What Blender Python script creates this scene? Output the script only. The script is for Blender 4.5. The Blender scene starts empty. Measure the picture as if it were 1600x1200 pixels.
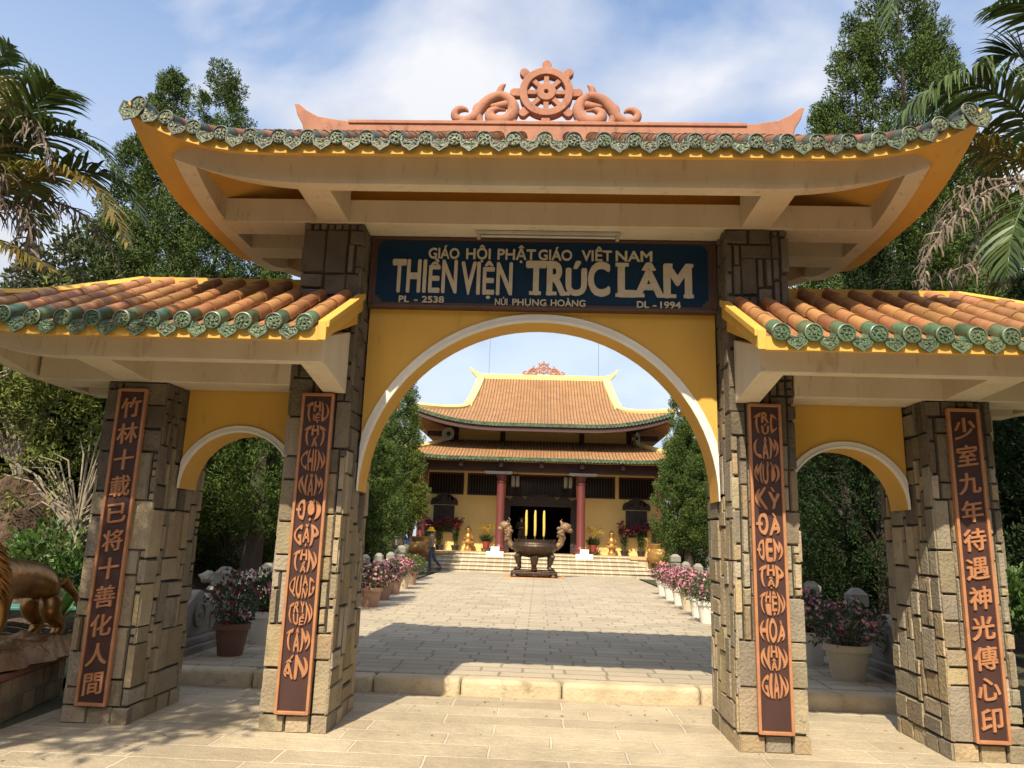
import bpy, bmesh, math, random
import numpy as np
from mathutils import Vector, Matrix

R = math.radians
SC = bpy.context.scene
COL = SC.collection
random.seed(7)

# ------------------------------------------------------------------ camera
CX, CY, CZ, YAW, PIT, ROL = 0.031, -6.35, 1.6, 0.042, 0.205, 0.032
cam_d = bpy.data.cameras.new('camera')
cam = bpy.data.objects.new('camera', cam_d)
COL.objects.link(cam)
F_ = Vector((-math.sin(YAW)*math.cos(PIT), math.cos(YAW)*math.cos(PIT), math.sin(PIT)))
R_ = Vector((math.cos(YAW), math.sin(YAW), 0))
U_ = R_.cross(F_)
R2_ = R_*math.cos(ROL) + U_*math.sin(ROL)
U2_ = -R_*math.sin(ROL) + U_*math.cos(ROL)
M_ = Matrix((R2_, U2_, -F_)).transposed().to_4x4()
M_.translation = (CX, CY, CZ)
cam.matrix_world = M_
cam_d.sensor_width = 36.0
cam_d.lens = 36.0*1155.0/1600.0
cam_d.clip_start = 0.05
cam_d.clip_end = 2000
SC.camera = cam

# ------------------------------------------------------------------ sun, sky, exposure
SUN = Vector((0.255, 1.0, -1.14)).normalized()        # the way the light travels
sl = bpy.data.lights.new('sun', 'SUN')
sl.energy = 5.0
sl.angle = R(0.53)
sl.color = (1.0, 0.88, 0.68)
so = bpy.data.objects.new('sun', sl)
COL.objects.link(so)
so.rotation_euler = SUN.to_track_quat('-Z', 'Y').to_euler()
so.location = (-4, -15, 20)

SC.view_settings.view_transform = 'Standard'
SC.view_settings.look = 'None'
SC.view_settings.exposure = 0.56
SC.view_settings.gamma = 1
SC.render.film_transparent = False
SC.cycles.max_bounces = 6
SC.cycles.diffuse_bounces = 4
SC.cycles.transparent_max_bounces = 8

w = bpy.data.worlds.new('World')
SC.world = w
w.use_nodes = True
nt = w.node_tree
N, L = nt.nodes, nt.links
N.clear()
out = N.new('ShaderNodeOutputWorld')
bg = N.new('ShaderNodeBackground')
sky = N.new('ShaderNodeTexSky')
sky.sky_type = 'NISHITA'
sky.sun_disc = False
sky.sun_elevation = math.asin(-SUN.z)
sky.sun_rotation = math.atan2(-SUN.x, -SUN.y)
sky.air_density = 1.1
sky.dust_density = 1.6
sky.ozone_density = 1.0
tc = N.new('ShaderNodeTexCoord')
sep = N.new('ShaderNodeSeparateXYZ')
L.new(tc.outputs['Generated'], sep.inputs[0])
# a flat cloud layer: direction / (z + c)
addz = N.new('ShaderNodeMath'); addz.operation = 'MAXIMUM'; addz.inputs[1].default_value = 0.0
L.new(sep.outputs['Z'], addz.inputs[0])
addc = N.new('ShaderNodeMath'); addc.operation = 'ADD'; addc.inputs[1].default_value = 0.55
L.new(addz.outputs[0], addc.inputs[0])
dx = N.new('ShaderNodeMath'); dx.operation = 'DIVIDE'
dy = N.new('ShaderNodeMath'); dy.operation = 'DIVIDE'
L.new(sep.outputs['X'], dx.inputs[0]); L.new(addc.outputs[0], dx.inputs[1])
L.new(sep.outputs['Y'], dy.inputs[0]); L.new(addc.outputs[0], dy.inputs[1])
comb = N.new('ShaderNodeCombineXYZ')
L.new(dx.outputs[0], comb.inputs[0]); L.new(dy.outputs[0], comb.inputs[1])
mp = N.new('ShaderNodeMapping')
mp.inputs['Location'].default_value = (3.1, 1.75, 0.4)
mp.inputs['Scale'].default_value = (1.9, 2.3, 1.0)
L.new(comb.outputs[0], mp.inputs['Vector'])
n1 = N.new('ShaderNodeTexNoise')
n1.inputs['Scale'].default_value = 1.35
n1.inputs['Detail'].default_value = 7
n1.inputs['Roughness'].default_value = 0.50
n1.inputs['Distortion'].default_value = 0.25
L.new(mp.outputs[0], n1.inputs['Vector'])
# more cloud towards the right (+X) of the gate
bias = N.new('ShaderNodeMath'); bias.operation = 'MULTIPLY_ADD'
bias.inputs[1].default_value = 0.16; bias.inputs[2].default_value = 0.0
L.new(dx.outputs[0], bias.inputs[0])
bcl = N.new('ShaderNodeClamp'); bcl.inputs['Min'].default_value = -0.08; bcl.inputs['Max'].default_value = 0.14
L.new(bias.outputs[0], bcl.inputs['Value'])
nsum = N.new('ShaderNodeMath'); nsum.operation = 'ADD'
L.new(n1.outputs['Fac'], nsum.inputs[0]); L.new(bcl.outputs[0], nsum.inputs[1])
ramp = N.new('ShaderNodeValToRGB')
ramp.color_ramp.elements[0].position = 0.40
ramp.color_ramp.elements[0].color = (0, 0, 0, 1)
ramp.color_ramp.elements[1].position = 0.56
ramp.color_ramp.elements[1].color = (1, 1, 1, 1)
L.new(nsum.outputs[0], ramp.inputs['Fac'])
# low haze near the horizon hides the blue
hz = N.new('ShaderNodeMapRange')
hz.inputs['From Min'].default_value = 0.02; hz.inputs['From Max'].default_value = 0.62
hz.inputs['To Min'].default_value = 0.98; hz.inputs['To Max'].default_value = 0.0
L.new(sep.outputs['Z'], hz.inputs['Value'])
mx = N.new('ShaderNodeMath'); mx.operation = 'MAXIMUM'
L.new(ramp.outputs['Color'], mx.inputs[0]); L.new(hz.outputs[0], mx.inputs[1])
mf = N.new('ShaderNodeMath'); mf.operation = 'MULTIPLY'; mf.inputs[1].default_value = 0.93
L.new(mx.outputs[0], mf.inputs[0])
# cloud shade
n2 = N.new('ShaderNodeTexNoise')
n2.inputs['Scale'].default_value = 2.3; n2.inputs['Detail'].default_value = 4
L.new(mp.outputs[0], n2.inputs['Vector'])
cr = N.new('ShaderNodeValToRGB')
cr.color_ramp.elements[0].position = 0.33; cr.color_ramp.elements[0].color = (3.3, 3.5, 4.05, 1)
cr.color_ramp.elements[1].position = 0.53; cr.color_ramp.elements[1].color = (4.6, 4.6, 4.75, 1)
L.new(n2.outputs['Fac'], cr.inputs['Fac'])
# low clouds are greyer than the high ones
lowz = N.new('ShaderNodeMapRange')
lowz.inputs['From Min'].default_value = 0.15; lowz.inputs['From Max'].default_value = 0.62
lowz.inputs['To Min'].default_value = 0.74; lowz.inputs['To Max'].default_value = 1.0
L.new(sep.outputs['Z'], lowz.inputs['Value'])
crs = N.new('ShaderNodeVectorMath'); crs.operation = 'SCALE'
L.new(cr.outputs['Color'], crs.inputs[0]); L.new(lowz.outputs[0], crs.inputs['Scale'])
mixc = N.new('ShaderNodeMix'); mixc.data_type = 'RGBA'
L.new(mf.outputs[0], mixc.inputs['Factor'])
skb = N.new('ShaderNodeVectorMath'); skb.operation = 'SCALE'; skb.inputs['Scale'].default_value = 1.2
L.new(sky.outputs['Color'], skb.inputs[0]); L.new(skb.outputs[0], mixc.inputs['A'])
L.new(crs.outputs[0], mixc.inputs['B'])
L.new(mixc.outputs['Result'], bg.inputs['Color'])
bg.inputs['Strength'].default_value = 0.15
L.new(bg.outputs[0], out.inputs['Surface'])

# ------------------------------------------------------------------ materials
def _mix(nt, a, b, fac, mode='MIX'):
    m = nt.nodes.new('ShaderNodeMix'); m.data_type = 'RGBA'; m.blend_type = mode
    for sock, v in (('A', a), ('B', b), ('Factor', fac)):
        if hasattr(v, 'is_linked') or hasattr(v, 'links'):
            nt.links.new(v, m.inputs[sock])
        else:
            m.inputs[sock].default_value = v if sock == 'Factor' else (*v, 1)
    return m.outputs['Result']

def mat(name, c1, c2=None, scale=4.0, detail=5.0, rough=0.8, bump=0.0, bscale=60.0, bdist=0.01,
        island=0.0, hue=0.0, metal=0.0, spots=None, spec=0.5, stretch=(1, 1, 1), rvar=0.0, voro=None, trans=0.0, coat=0.0):
    """Procedural surface: two colours mixed by noise, optional dirt spots, per-piece variation and bump."""
    m = bpy.data.materials.new(name)
    m.use_nodes = True
    nt = m.node_tree
    b = nt.nodes['Principled BSDF']
    tcn = nt.nodes.new('ShaderNodeTexCoord')
    mpn = nt.nodes.new('ShaderNodeMapping')
    mpn.inputs['Scale'].default_value = stretch
    nt.links.new(tcn.outputs['Object'], mpn.inputs['Vector'])
    no = nt.nodes.new('ShaderNodeTexNoise')
    no.inputs['Scale'].default_value = scale
    no.inputs['Detail'].default_value = detail
    no.inputs['Roughness'].default_value = 0.6
    nt.links.new(mpn.outputs[0], no.inputs['Vector'])
    rp = nt.nodes.new('ShaderNodeMapRange')
    rp.inputs['From Min'].default_value = 0.32; rp.inputs['From Max'].default_value = 0.68
    nt.links.new(no.outputs['Fac'], rp.inputs['Value'])
    col = _mix(nt, c1, c2 or tuple(x*0.8 for x in c1), rp.outputs[0])
    if spots:
        sc_, thr, colr, amt = spots
        n3 = nt.nodes.new('ShaderNodeTexNoise'); n3.inputs['Scale'].default_value = sc_; n3.inputs['Detail'].default_value = 8
        n3.inputs['Roughness'].default_value = 0.7
        nt.links.new(mpn.outputs[0], n3.inputs['Vector'])
        r3 = nt.nodes.new('ShaderNodeMapRange')
        r3.inputs['From Min'].default_value = thr; r3.inputs['From Max'].default_value = thr+0.08
        r3.inputs['To Max'].default_value = amt
        nt.links.new(n3.outputs['Fac'], r3.inputs['Value'])
        col = _mix(nt, col, colr, r3.outputs[0])
    if island or hue:
        g = nt.nodes.new('ShaderNodeNewGeometry')
        hs = nt.nodes.new('ShaderNodeHueSaturation')
        v = nt.nodes.new('ShaderNodeMapRange')
        v.inputs['To Min'].default_value = 1-island; v.inputs['To Max'].default_value = 1+island
        nt.links.new(g.outputs['Random Per Island'], v.inputs['Value'])
        nt.links.new(v.outputs[0], hs.inputs['Value'])
        if hue:
            mm = nt.nodes.new('ShaderNodeMath'); mm.operation = 'MULTIPLY'; mm.inputs[1].default_value = 7.31
            fr = nt.nodes.new('ShaderNodeMath'); fr.operation = 'FRACT'
            nt.links.new(g.outputs['Random Per Island'], mm.inputs[0]); nt.links.new(mm.outputs[0], fr.inputs[0])
            h = nt.nodes.new('ShaderNodeMapRange'); h.inputs['To Min'].default_value = 0.5-hue; h.inputs['To Max'].default_value = 0.5+hue
            nt.links.new(fr.outputs[0], h.inputs['Value']); nt.links.new(h.outputs[0], hs.inputs['Hue'])
        nt.links.new(col, hs.inputs['Color'])
        col = hs.outputs['Color']
    nt.links.new(col, b.inputs['Base Color'])
    b.inputs['Roughness'].default_value = rough
    if rvar:
        rr = nt.nodes.new('ShaderNodeMapRange')
        rr.inputs['To Min'].default_value = max(0.05, rough-rvar); rr.inputs['To Max'].default_value = min(1, rough+rvar)
        nt.links.new(no.outputs['Fac'], rr.inputs['Value']); nt.links.new(rr.outputs[0], b.inputs['Roughness'])
    b.inputs['Metallic'].default_value = metal
    b.inputs['Specular IOR Level'].default_value = spec
    if coat: b.inputs['Coat Weight'].default_value = coat
    if bump:
        if voro:
            bn = nt.nodes.new('ShaderNodeTexVoronoi'); bn.inputs['Scale'].default_value = bscale; o = bn.outputs['Distance']
        else:
            bn = nt.nodes.new('ShaderNodeTexNoise'); bn.inputs['Scale'].default_value = bscale; bn.inputs['Detail'].default_value = 6; o = bn.outputs['Fac']
        nt.links.new(mpn.outputs[0], bn.inputs['Vector'])
        bu = nt.nodes.new('ShaderNodeBump'); bu.inputs['Strength'].default_value = bump; bu.inputs['Distance'].default_value = bdist
        nt.links.new(o, bu.inputs['Height']); nt.links.new(bu.outputs[0], b.inputs['Normal'])
    if trans:
        tr = nt.nodes.new('ShaderNodeBsdfTranslucent'); nt.links.new(col, tr.inputs['Color'])
        ms = nt.nodes.new('ShaderNodeMixShader'); ms.inputs[0].default_value = trans
        nt.links.new(b.outputs[0], ms.inputs[1]); nt.links.new(tr.outputs[0], ms.inputs[2])
        nt.links.new(ms.outputs[0], nt.nodes['Material Output'].inputs['Surface'])
    return m

def paving(name, c1, c2, mortar, bw, bh, msize, rough=0.85, off=(0, 0), bump=0.5, dirt=0.35, bias=0.0, rot=0.0):
    m = bpy.data.materials.new(name); m.use_nodes = True
    nt = m.node_tree; b = nt.nodes['Principled BSDF']
    tcn = nt.nodes.new('ShaderNodeTexCoord'); mpn = nt.nodes.new('ShaderNodeMapping')
    mpn.inputs['Location'].default_value = (off[0], off[1], 0)
    mpn.inputs['Rotation'].default_value = (0, 0, rot)
    nt.links.new(tcn.outputs['Object'], mpn.inputs['Vector'])
    wob = nt.nodes.new('ShaderNodeTexNoise'); wob.inputs['Scale'].default_value = 5.0; wob.inputs['Detail'].default_value = 3
    nt.links.new(tcn.outputs['Object'], wob.inputs['Vector'])
    ws = nt.nodes.new('ShaderNodeVectorMath'); ws.operation = 'MULTIPLY_ADD'
    ws.inputs[1].default_value = (0.022, 0.022, 0); ws.inputs[2].default_value = (0, 0, 0)
    nt.links.new(wob.outputs['Color'], ws.inputs[0])
    va = nt.nodes.new('ShaderNodeVectorMath'); va.operation = 'ADD'
    nt.links.new(mpn.outputs[0], va.inputs[0]); nt.links.new(ws.outputs[0], va.inputs[1])
    br = nt.nodes.new('ShaderNodeTexBrick')
    br.inputs['Scale'].default_value = 1
    br.inputs['Brick Width'].default_value = bw; br.inputs['Row Height'].default_value = bh
    br.inputs['Mortar Size'].default_value = msize; br.inputs['Mortar Smooth'].default_value = 0.3
    br.inputs['Bias'].default_value = bias
    br.offset = 0.43; br.squash = 0.8; br.squash_frequency = 3
    br.inputs['Color1'].default_value = (*c1, 1); br.inputs['Color2'].default_value = (*c2, 1); br.inputs['Mortar'].default_value = (*mortar, 1)
    nt.links.new(va.outputs[0], br.inputs['Vector'])
    n1 = nt.nodes.new('ShaderNodeTexNoise'); n1.inputs['Scale'].default_value = 0.9; n1.inputs['Detail'].default_value = 9; n1.inputs['Roughness'].default_value = 0.7
    nt.links.new(tcn.outputs['Object'], n1.inputs['Vector'])
    r1 = nt.nodes.new('ShaderNodeMapRange'); r1.inputs['From Min'].default_value = 0.35; r1.inputs['From Max'].default_value = 0.7
    r1.inputs['To Min'].default_value = 0; r1.inputs['To Max'].default_value = dirt
    nt.links.new(n1.outputs['Fac'], r1.inputs['Value'])
    col = _mix(nt, br.outputs['Color'], (0.17, 0.135, 0.085), r1.outputs[0])
    n2 = nt.nodes.new('ShaderNodeTexNoise'); n2.inputs['Scale'].default_value = 70; n2.inputs['Detail'].default_value = 4
    nt.links.new(tcn.outputs['Object'], n2.inputs['Vector'])
    r2 = nt.nodes.new('ShaderNodeMapRange'); r2.inputs['From Min'].default_value = 0.3; r2.inputs['From Max'].default_value = 0.7
    r2.inputs['To Min'].default_value = 0.84; r2.inputs['To Max'].default_value = 1.12
    nt.links.new(n2.outputs['Fac'], r2.inputs['Value'])
    cc = nt.nodes.new('ShaderNodeVectorMath'); cc.operation = 'SCALE'
    nt.links.new(col, cc.inputs[0]); nt.links.new(r2.outputs[0], cc.inputs['Scale'])
    nt.links.new(cc.outputs[0], b.inputs['Base Color'])
    b.inputs['Roughness'].default_value = rough
    hgt = nt.nodes.new('ShaderNodeMath'); hgt.operation = 'MULTIPLY_ADD'; hgt.inputs[1].default_value = -1.0
    n4 = nt.nodes.new('ShaderNodeTexNoise'); n4.inputs['Scale'].default_value = 14; n4.inputs['Detail'].default_value = 7; n4.inputs['Roughness'].default_value = 0.65
    nt.links.new(tcn.outputs['Object'], n4.inputs['Vector'])
    nt.links.new(br.outputs['Fac'], hgt.inputs[0]); nt.links.new(n4.outputs['Fac'], hgt.inputs[2])
    bu = nt.nodes.new('ShaderNodeBump'); bu.inputs['Strength'].default_value = bump; bu.inputs['Distance'].default_value = 0.02
    nt.links.new(hgt.outputs[0], bu.inputs['Height']); nt.links.new(bu.outputs[0], b.inputs['Normal'])
    return m

M = {}
M['stone'] = mat('beige ashlar stone', (0.325, 0.265, 0.17), (0.235, 0.19, 0.125), scale=3.5, rough=0.9, bump=0.9, bscale=38, bdist=0.018, island=0.32, hue=0.012,
                 spots=(9, 0.58, (0.15, 0.125, 0.09), 0.6))
M['stone_grey'] = mat('grey ashlar stone', (0.29, 0.25, 0.18), (0.215, 0.185, 0.135), scale=4, rough=0.9, bump=0.9, bscale=42, bdist=0.018, island=0.32, hue=0.012,
                 spots=(10, 0.58, (0.13, 0.115, 0.09), 0.6))
M['stone_ochre'] = mat('ochre ashlar stone', (0.33, 0.255, 0.145), (0.25, 0.195, 0.115), scale=4, rough=0.9, bump=0.9, bscale=34, bdist=0.018, island=0.28, hue=0.012,
                 spots=(8, 0.58, (0.17, 0.12, 0.07), 0.6))
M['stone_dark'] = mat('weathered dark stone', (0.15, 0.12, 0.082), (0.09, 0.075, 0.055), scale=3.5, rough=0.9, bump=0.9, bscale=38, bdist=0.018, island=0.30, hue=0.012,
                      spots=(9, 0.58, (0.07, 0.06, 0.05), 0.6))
M['mortar'] = mat('dark mortar', (0.040, 0.033, 0.025), rough=0.95, bump=0.4)
M['yellow'] = mat('yellow wall paint', (0.64, 0.37, 0.065), (0.57, 0.325, 0.055), scale=1.5, rough=0.75, bump=0.15, bscale=70, spots=(5.5, 0.60, (0.40, 0.22, 0.05), 0.45), stretch=(1.5, 1.5, 0.45))
M['orange'] = mat('orange soffit paint', (0.63, 0.36, 0.075), (0.54, 0.29, 0.06), scale=2.0, rough=0.8, spots=(5, 0.58, (0.36, 0.19, 0.05), 0.5))
M['cream'] = mat('cream beam paint', (0.64, 0.56, 0.43), (0.56, 0.48, 0.35), scale=1.6, rough=0.85, bump=0.12, bscale=50, spots=(6.5, 0.57, (0.36, 0.29, 0.19), 0.55), stretch=(1.8, 1.8, 0.4))
M['white'] = mat('white moulding paint', (0.78, 0.75, 0.68), (0.70, 0.67, 0.60), scale=3, rough=0.7, bump=0.06, bscale=60, spots=(7, 0.68, (0.45, 0.42, 0.36), 0.4))
M['terracotta'] = mat('terracotta render', (0.40, 0.19, 0.12), (0.31, 0.14, 0.09), scale=5, rough=0.9, bump=0.4, bscale=45, spots=(9, 0.57, (0.17, 0.09, 0.065), 0.6), stretch=(1, 1, 0.6))
M['tile_old'] = mat('weathered brown tile', (0.25, 0.115, 0.05), (0.15, 0.07, 0.035), scale=7, rough=0.65, bump=0.2, bscale=50, island=0.35, hue=0.012, spots=(11, 0.52, (0.07, 0.045, 0.03), 0.75))
M['tile'] = mat('orange clay tile', (0.37, 0.19, 0.08), (0.27, 0.125, 0.052), scale=7, rough=0.5, bump=0.15, bscale=50, island=0.28, hue=0.012, spots=(11, 0.60, (0.12, 0.06, 0.035), 0.7), rvar=0.2)
M['tilebed'] = mat('pan tile', (0.40, 0.17, 0.06), (0.22, 0.10, 0.05), scale=14, rough=0.75, bump=0.5, bscale=30, spots=(16, 0.52, (0.10, 0.06, 0.04), 0.7))
M['green'] = mat('green glaze', (0.090, 0.150, 0.075), (0.050, 0.085, 0.052), scale=8, rough=0.42, bump=0.1, bscale=40, island=0.4, hue=0.06, spots=(13, 0.54, (0.035, 0.04, 0.03), 0.75), rvar=0.15)
M['green_old'] = mat('weathered dark green glaze', (0.052, 0.075, 0.045), (0.028, 0.040, 0.028), scale=9, rough=0.5, bump=0.15, bscale=40, island=0.45, hue=0.05, spots=(13, 0.52, (0.022, 0.022, 0.019), 0.8), rvar=0.15)
M['greenrel'] = mat('green glaze relief', (0.085, 0.115, 0.048), (0.04, 0.075, 0.038), scale=55, rough=0.5, bump=0.5, bscale=60, bdist=0.01, island=0.4, hue=0.05, voro=True, rvar=0.15,
                    spots=(13, 0.60, (0.035, 0.04, 0.035), 0.6))
M['greenrel_old'] = mat('weathered green relief', (0.115, 0.130, 0.055), (0.035, 0.055, 0.032), scale=30, rough=0.5, bump=0.5, bscale=60, bdist=0.01, island=0.5, hue=0.05, voro=True, spots=(14, 0.55, (0.025, 0.025, 0.02), 0.75))
M['sign_blue'] = mat('navy sign paint', (0.007, 0.027, 0.065), (0.009, 0.033, 0.075), scale=4, rough=0.6, spec=0.15, spots=(8, 0.66, (0.03, 0.055, 0.08), 0.35))
M['sign_letter'] = mat('cream sign lettering', (0.58, 0.51, 0.40), (0.50, 0.44, 0.34), scale=20, rough=0.7)
M['sign_frame'] = mat('brown sign frame', (0.09, 0.045, 0.03), (0.07, 0.034, 0.024), rough=0.5)
M['panel'] = mat('dark lacquered board', (0.060, 0.026, 0.022), (0.045, 0.020, 0.018), scale=3, rough=0.45, stretch=(6, 6, 1), bump=0.05)
M['copper'] = mat('copper coloured paint', (0.42, 0.19, 0.088), (0.33, 0.145, 0.068), scale=9, rough=0.5, bump=0.1, spots=(14, 0.63, (0.3, 0.12, 0.05), 0.4))
M['metal_white'] = mat('white lamp housing', (0.48, 0.45, 0.40), rough=0.5)
M['tube'] = mat('unlit lamp tube', (0.55, 0.53, 0.48), rough=0.35)

# ------------------------------------------------------------------ builders
class MB:
    """Collects shapes and links them as one mesh object."""
    def __init__(s): s.v = []; s.f = []; s.mi = []; s.m = 0
    def add(s, vs, fs):
        o = len(s.v); s.v += [tuple(p) for p in vs]
        s.f += [tuple(i+o for i in f) for f in fs]; s.mi += [s.m]*len(fs)
    def box(s, x0, x1, y0, y1, z0, z1):
        s.add([(x0,y0,z0),(x1,y0,z0),(x1,y1,z0),(x0,y1,z0),(x0,y0,z1),(x1,y0,z1),(x1,y1,z1),(x0,y1,z1)],
              [(0,3,2,1),(4,5,6,7),(0,1,5,4),(1,2,6,5),(2,3,7,6),(3,0,4,7)])
    def prism(s, poly, fn, a, b):
        """poly of (u,v); fn(u,v,t) -> xyz; extruded from t=a to t=b"""
        n = len(poly)
        s.add([fn(u, v, a) for u, v in poly]+[fn(u, v, b) for u, v in poly],
              [tuple(range(n))[::-1], tuple(range(n, 2*n))]+[(i, (i+1) % n, (i+1) % n+n, i+n) for i in range(n)])
    def tube(s, pts, rads, n=8, cap=True, flat=None, squash=1.0):
        pts = [Vector(p) for p in pts]
        if not hasattr(rads, '__len__'): rads = [rads]*len(pts)
        ref = Vector(flat) if flat else Vector((0.13, 0.31, 0.94))
        V = []; k = len(pts)
        for i, p in enumerate(pts):
            t = (pts[min(i+1, k-1)]-pts[max(i-1, 0)]).normalized()
            a = ref.cross(t)
            if a.length < 1e-4: a = Vector((1, 0, 0)).cross(t)
            a.normalize(); b_ = t.cross(a)
            for j in range(n):
                th = 2*math.pi*j/n
                V.append(p+a*(math.cos(th)*rads[i])+b_*(math.sin(th)*rads[i]*squash))
        Fc = [(i*n+j, i*n+(j+1) % n, (i+1)*n+(j+1) % n, (i+1)*n+j) for i in range(k-1) for j in range(n)]
        if cap: Fc += [tuple(range(n))[::-1], tuple(range((k-1)*n, k*n))]
        s.add(V, Fc)
    def lathe(s, prof, n=20, c=(0, 0, 0), sx=1, sy=1, cap=True):
        V = [(c[0]+r*math.cos(2*math.pi*j/n)*sx, c[1]+r*math.sin(2*math.pi*j/n)*sy, c[2]+z) for r, z in prof for j in range(n)]
        k = len(prof)
        Fc = [(i*n+j, i*n+(j+1) % n, (i+1)*n+(j+1) % n, (i+1)*n+j) for i in range(k-1) for j in range(n)]
        if cap: Fc += [tuple(range(n))[::-1], tuple(range((k-1)*n, k*n))]
        s.add(V, Fc)
    def grid(s, fn, nu, nv, flip=False):
        V = [fn(i/nu, j/nv) for i in range(nu+1) for j in range(nv+1)]
        Fc = []
        for i in range(nu):
            for j in range(nv):
                a = i*(nv+1)+j; q = (a, a+nv+1, a+nv+2, a+1)
                Fc.append(q[::-1] if flip else q)
        s.add(V, Fc)
    def blob(s, c, r, n=10, m=7, jit=0.0, rnd=random):
        V = []; 
        for i in range(m+1):
            ph = math.pi*i/m
            for j in range(n):
                th = 2*math.pi*j/n; k = 1+rnd.uniform(-jit, jit)
                V.append((c[0]+r[0]*k*math.sin(ph)*math.cos(th), c[1]+r[1]*k*math.sin(ph)*math.sin(th), c[2]+r[2]*k*math.cos(ph)))
        s.add(V, [(i*n+j, (i+1)*n+j, (i+1)*n+(j+1) % n, i*n+(j+1) % n) for i in range(m) for j in range(n)])
    def build(s, name, mats, parent=None, smooth=35, bevel=0, recalc=True, bseg=2, **kw):
        me = bpy.data.meshes.new(name)
        me.from_pydata(s.v, [], s.f)
        if not isinstance(mats, (list, tuple)): mats = [mats]
        for m in mats: me.materials.append(m)
        me.polygons.foreach_set('material_index', s.mi)
        if recalc:
            bm = bmesh.new(); bm.from_mesh(me)
            bmesh.ops.remove_doubles(bm, verts=bm.verts, dist=1e-6)
            bmesh.ops.recalc_face_normals(bm, faces=bm.faces); bm.to_mesh(me); bm.free()
        if smooth:
            me.shade_smooth(); me.set_sharp_from_angle(angle=R(smooth))
        o = bpy.data.objects.new(name, me); COL.objects.link(o)
        if parent: o.parent = parent
        if bevel:
            bv = o.modifiers.new('bevel', 'BEVEL'); bv.width = bevel; bv.segments = bseg; bv.limit_method = 'ANGLE'; bv.angle_limit = R(40)
        for k, v in kw.items(): o[k] = v
        return o

def tag(o, label, cat, group=None):
    o['label'] = label; o['category'] = cat
    if group: o['group'] = group
    return o

def thing(name, label, cat, loc=(0, 0, 0), rz=0, group=None):
    o = bpy.data.objects.new(name, None); COL.objects.link(o)
    o.location = loc; o.rotation_euler = (0, 0, rz); o.empty_display_size = 0.2
    return tag(o, label, cat, group)

def kids(o): return [c for c in bpy.data.objects if c.parent == o]

def dup(root, loc=None, rz=None, label=None, scale=None, name=None):
    """a copy of a thing with copies of its parts and sub-parts"""
    def cp(o, par):
        c = o.copy(); COL.objects.link(c)
        if par: c.parent = par
        for ch in kids(o): cp(ch, c)
        return c
    r = cp(root, None)
    if loc is not None: r.location = loc
    if rz is not None: r.rotation_euler[2] = rz
    if label: r['label'] = label
    if scale is not None: r.scale = scale if hasattr(scale, '__len__') else (scale,)*3
    return r

def struct(o):
    o['kind'] = 'structure'; return o

def fast_mesh(name, V, Fq, m, parent=None, mi=None, mats=None, smooth=False):
    """a big mesh of quads from numpy arrays"""
    me = bpy.data.meshes.new(name)
    V = np.asarray(V, np.float32); Fq = np.asarray(Fq, np.int32)
    me.vertices.add(len(V)); me.vertices.foreach_set('co', V.ravel())
    me.loops.add(Fq.size); me.loops.foreach_set('vertex_index', Fq.ravel())
    me.polygons.add(len(Fq))
    me.polygons.foreach_set('loop_start', np.arange(0, Fq.size, Fq.shape[1], dtype=np.int32))
    for q in (mats or [m]): me.materials.append(q)
    if mi is not None: me.polygons.foreach_set('material_index', np.asarray(mi, np.int32))
    if smooth: me.polygons.foreach_set('use_smooth', np.ones(len(Fq), bool))
    me.update(calc_edges=True); me.validate()
    o = bpy.data.objects.new(name, me); COL.objects.link(o)
    if parent: o.parent = parent
    return o

def clamp(x, a=0.0, b=1.0): return max(a, min(b, x))
# ------------------------------------------------------------------ ground
M['ground'] = mat('dry earth and grass', (0.10, 0.085, 0.045), (0.055, 0.07, 0.025), scale=0.8, rough=0.95, bump=0.6, bscale=12, bdist=0.05)
M['fore'] = paving('large granite slabs', (0.54, 0.455, 0.315), (0.40, 0.33, 0.225), (0.66, 0.58, 0.44), 1.05, 0.33, 0.012, off=(0.3, 0.13), bump=0.9, dirt=0.6)
M['court'] = paving('granite pavers', (0.50, 0.43, 0.315), (0.39, 0.335, 0.245), (0.26, 0.215, 0.15), 0.58, 0.27, 0.015, off=(0.1, 0.2), bump=0.7, dirt=0.4)
M['kerb'] = mat('worn granite step', (0.56, 0.47, 0.32), (0.38, 0.31, 0.20), scale=3, rough=0.9, bump=0.6, bscale=30, bdist=0.02, spots=(6, 0.58, (0.22, 0.17, 0.10), 0.5))
M['soil'] = mat('shaded garden soil', (0.07, 0.055, 0.03), (0.035, 0.045, 0.018), scale=3, rough=0.95, bump=0.8, bscale=15, bdist=0.05)  # dark brown soil mix for beds, pots and planter fill

g = MB(); g.add([(-400,-400,0),(400,-400,0),(400,400,0),(-400,400,0)], [(0,1,2,3)])
struct(g.build('ground', M['ground'], smooth=0))
g = MB(); g.add([(-4.15,-14,0.004),(4.15,-14,0.004),(4.15,1.75,0.004),(-4.15,1.75,0.004)], [(0,1,2,3)])
struct(g.build('forecourt_paving', M['fore'], smooth=0))
g = MB(); g.box(-3.95, 3.95, 1.92, 25.5, -0.1, 0.16)
struct(g.build('courtyard_paving', M['court'], smooth=0))
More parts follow.
